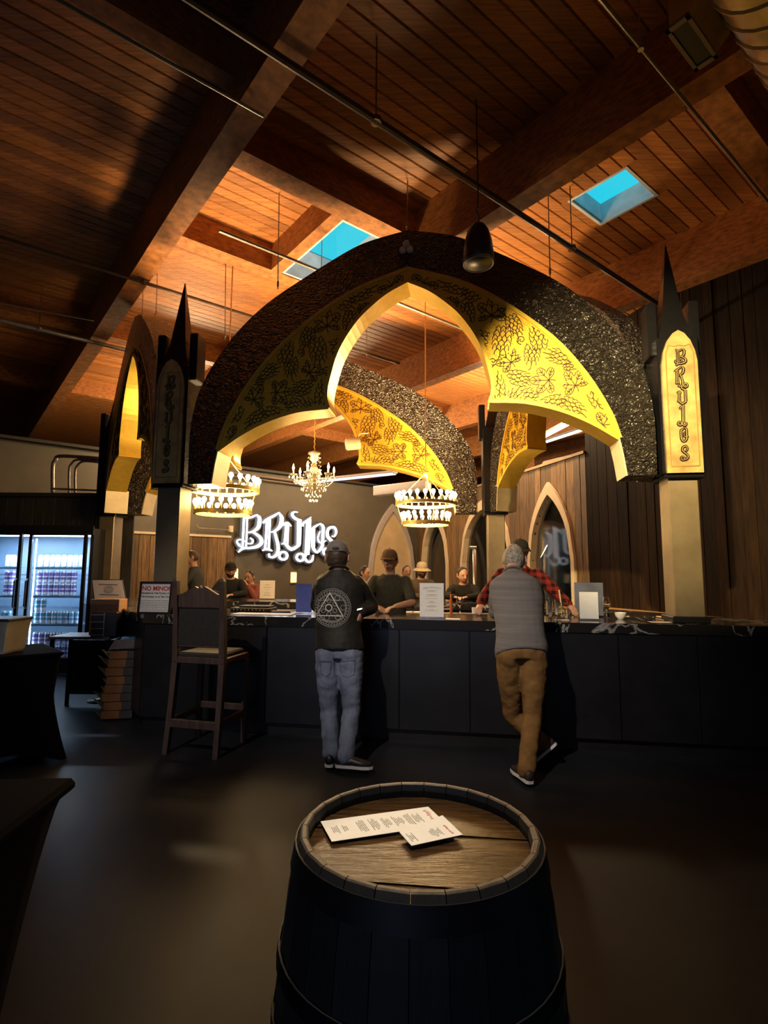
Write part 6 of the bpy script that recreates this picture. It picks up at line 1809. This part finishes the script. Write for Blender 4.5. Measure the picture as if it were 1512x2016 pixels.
# jeans: waistband, pockets
project_lines(trl, [px_path(dense([(668, 1302), (674, 1330), (684, 1334), (697, 1328), (699, 1300)], 6), 4.4), px_path(dense([(630, 1302), (632, 1326), (642, 1332), (650, 1326), (652, 1302)], 6), 4.4), px_path(dense([(657, 1290), (658, 1330)], 8), 4.4), px_path(dense([(668, 1302), (699, 1300)], 6), 4.4), px_path(dense([(630, 1302), (652, 1302)], 6), 4.4)], 0.003, 'pocket_seam', mat('jean_seam', (0.07, 0.085, 0.13), 0.8), trl, CAM)
MB().tube([at(713, 1199, 4.62), at(700, 1202, 4.62)], .012, 8).build('wrist_watch', M_STEEL, tl, world=True)

# --- customer in the grey sweater leaning on the bar -----------------------------------------------
Jr = {'pelvis': at(1026, 1272, 4.44), 'waist': at(1024, 1236, 4.50), 'chest': at(1018, 1180, 4.64), 'neck': at(1010, 1130, 4.76), 'head': at(1012, 1103, 4.90)}
Jr.update(lhip=at(1001, 1296, 4.43), rhip=at(1052, 1296, 4.40), lkne=at(1010, 1408, 4.58), rkne=at(1048, 1412, 4.36), lank=at(1072, 1480, 4.50), rank=at(1036, 1532, 4.12),
          lsho=at(981, 1150, 4.74), rsho=at(1054, 1152, 4.70), lelb=at(976, 1205, 4.84), lwri=at(990, 1212, 5.10), relb=at(1058, 1200, 4.84), rwri=at(1045, 1210, 5.08))
Jr['rank'].z = 0.09; Jr['rtoe'] = Jr['rank'] + Vector((-0.03, 0.15, -0.05))
Jr['lank'].z = 0.17; Jr['ltoe'] = Jr['lank'] + Vector((-0.10, 0.06, -0.13)); Jr['lsole'] = Vector((-0.62, 0.30, 0.72))
for q in ('lelb', 'relb'): Jr[q].z = max(Jr[q].z, BARTOP + .075)
for q in ('lwri', 'rwri'): Jr[q].z = BARTOP + .06
Jr['hs'] = 1.16; Jr['face'] = Vector((0.1, 1, -0.15)); Jr['hup'] = Vector((0, .15, 1))
M_SWEAT = mat('grey_striped_knit', (0.17, 0.160, 0.160), 0.9, var=0.26, scale=3, stretch=(0.2, 0.2, 11), bump=0.25, bscale=90, spec=0.15)
tr_, topr, trr, MHr = person('person in grey striped sweater and brown trousers leaning on the bar, legs crossed', Jr, M_SWEAT, fabric('brown_trousers', (0.20, 0.105, 0.035), 0.25, 0.8, 14), HAIRG, vox=0.010, fine=True, hem=.075, ease=.024, shoe_m=mat('dark_canvas_shoe', (0.035, 0.02, 0.012), 0.6, var=0.2), sole_m=M_WSOLE, face=False, wr=.005, collar=M_SWEAT, bulk=1.06)

def mat_plaid():
    k = NT('red_plaid'); b = k.b; b.inputs['Roughness'].default_value = 0.85; b.inputs['Specular IOR Level'].default_value = 0.2
    g = k.n('ShaderNodeNewGeometry'); fac = None
    for d_ in ('X', 'Z'):
        w = k.n('ShaderNodeTexWave'); w.bands_direction = d_; w.inputs['Scale'].default_value = 4.2; w.inputs['Distortion'].default_value = 0.6
        k.l(g.outputs['Position'], w.inputs['Vector'])
        r = k.n('ShaderNodeMath', operation='GREATER_THAN'); r.inputs[1].default_value = 0.55; k.l(w.outputs['Fac'], r.inputs[0])
        if fac is None: fac = r.outputs[0]
        else:
            a = k.n('ShaderNodeMath', operation='ADD'); k.l(fac, a.inputs[0]); k.l(r.outputs[0], a.inputs[1])
            h = k.n('ShaderNodeMath', operation='MULTIPLY'); h.inputs[1].default_value = 0.5; k.l(a.outputs[0], h.inputs[0]); fac = h.outputs[0]
    c = k.n('ShaderNodeValToRGB'); c.color_ramp.elements[0].color = (0.20, 0.016, 0.010, 1); c.color_ramp.elements[1].color = (0.008, 0.004, 0.004, 1)
    k.l(fac, c.inputs[0]); k.l(c.outputs[0], b.inputs['Base Color'])
    return k.m
# --- people behind the bar and at the rear counter --------------------------------------------------
p = at(1023, 1150, 5.95)
J = pose(p.x, 6.05, 176, 1.88, 0.30, 0.15, 0.15, 'counter', 0.12)
M_PLAID = mat_plaid()
person('person in black cap and red plaid shirt behind the bar, facing the grey sweater', J, M_PLAID, fabric('black_trousers', (0.012, 0.012, 0.014)), HAIRD, SKIN, 'cap', fabric('black_cap', (0.02, 0.018, 0.012)), beard=HAIRD, vox=0.012)
p = at(770, 1150, 6.2)
J = pose(p.x, 6.30, 172, 1.76, 0.16, -0.15, 0.10, 'counter')
M_TEE = fabric('olive_tee', (0.05, 0.045, 0.028), 0.3)
_, tp_, _, _ = person('bartender in brown cap and dark olive shirt looking down at the counter', J, M_TEE, fabric('black_trousers', (0.012, 0.012, 0.014)), HAIRB, SKIN2, 'cap', fabric('brown_cap', (0.16, 0.09, 0.045)), vox=0.012, sleeve='short', hem=.04)
p = at(452, 1140, 9.0)
J = pose(p.x, 9.15, 186, 1.66, 0.30, 0.25, 0.10, 'counter')
person('person in black cap and black zip jacket with hands on the rear counter', J, fabric('black_zip', (0.016, 0.016, 0.018)), fabric('dark_trousers', (0.02, 0.02, 0.024)), HAIRD, SKIN, 'cap', fabric('black_cap', (0.02, 0.018, 0.012)), vox=0.013, beard=HAIRB)
p = at(388, 1110, 9.7)
J = pose(p.x, 9.75, 100, 1.87, 0.12, 0.1, 0.25, 'face')
person('tall person in dark grey shirt turned left with a hand at the face', J, fabric('slate_shirt', (0.05, 0.055, 0.06)), fabric('dark_trousers', (0.02, 0.02, 0.024)), HAIRB, SKIN, vox=0.013)
p = at(497, 1140, 10.6)
J = pose(p.x, 10.6, 150, 1.50, 0.10, 0.2, 0.2, 'face')
person('person in dusty red top with a hand to the head, beyond the rear counter', J, fabric('dusty_red', (0.26, 0.09, 0.075)), fabric('dark_trousers', (0.02, 0.02, 0.024)), HAIRD, SKIN, vox=0.014)
p = at(711, 1140, 10.0)
J = pose(p.x, 10.0, 240, 1.60, 0.1, 0.0, 0.1, 'down')
person('person with dark curly hair and pale top beyond the dark jacket shoulder', J, fabric('pale_top', (0.30, 0.25, 0.18)), fabric('dark_trousers', (0.02, 0.02, 0.024)), HAIRD, SKIN2, vox=0.014)
p = at(826, 1130, 9.0)
J = pose(p.x, 8.95, 190, 1.67, 0.22, 0.0, 0.1, 'counter')
person('person in pale bucket hat and glasses with a beard at the rear counter', J, fabric('brown_jacket', (0.07, 0.05, 0.03)), fabric('dark_trousers', (0.02, 0.02, 0.024)), HAIRB, SKIN, 'bucket', fabric('pale_hat', (0.34, 0.29, 0.20)), beard=HAIRB, vox=0.013, glasses=True)
p = at(799, 1140, 10.8)
J = pose(p.x, 10.8, 200, 1.62, 0.0, 0.0, 0.0, 'down')
person('person in bright orange top behind the bucket hat', J, fabric('orange_top', (0.70, 0.12, 0.04)), fabric('dark_trousers', (0.02, 0.02, 0.024)), HAIRD, SKIN2, vox=0.014)
p = at(912, 1140, 8.9)
J = pose(p.x, 8.78, 165, 1.60, 0.34, 0.5, 0.2, 'counter')
person('person with black hair and black hoodie bending over the rear counter', J, fabric('black_hoodie', (0.014, 0.013, 0.012)), fabric('dark_trousers', (0.02, 0.02, 0.024)), HAIRD, SKIN, vox=0.013)
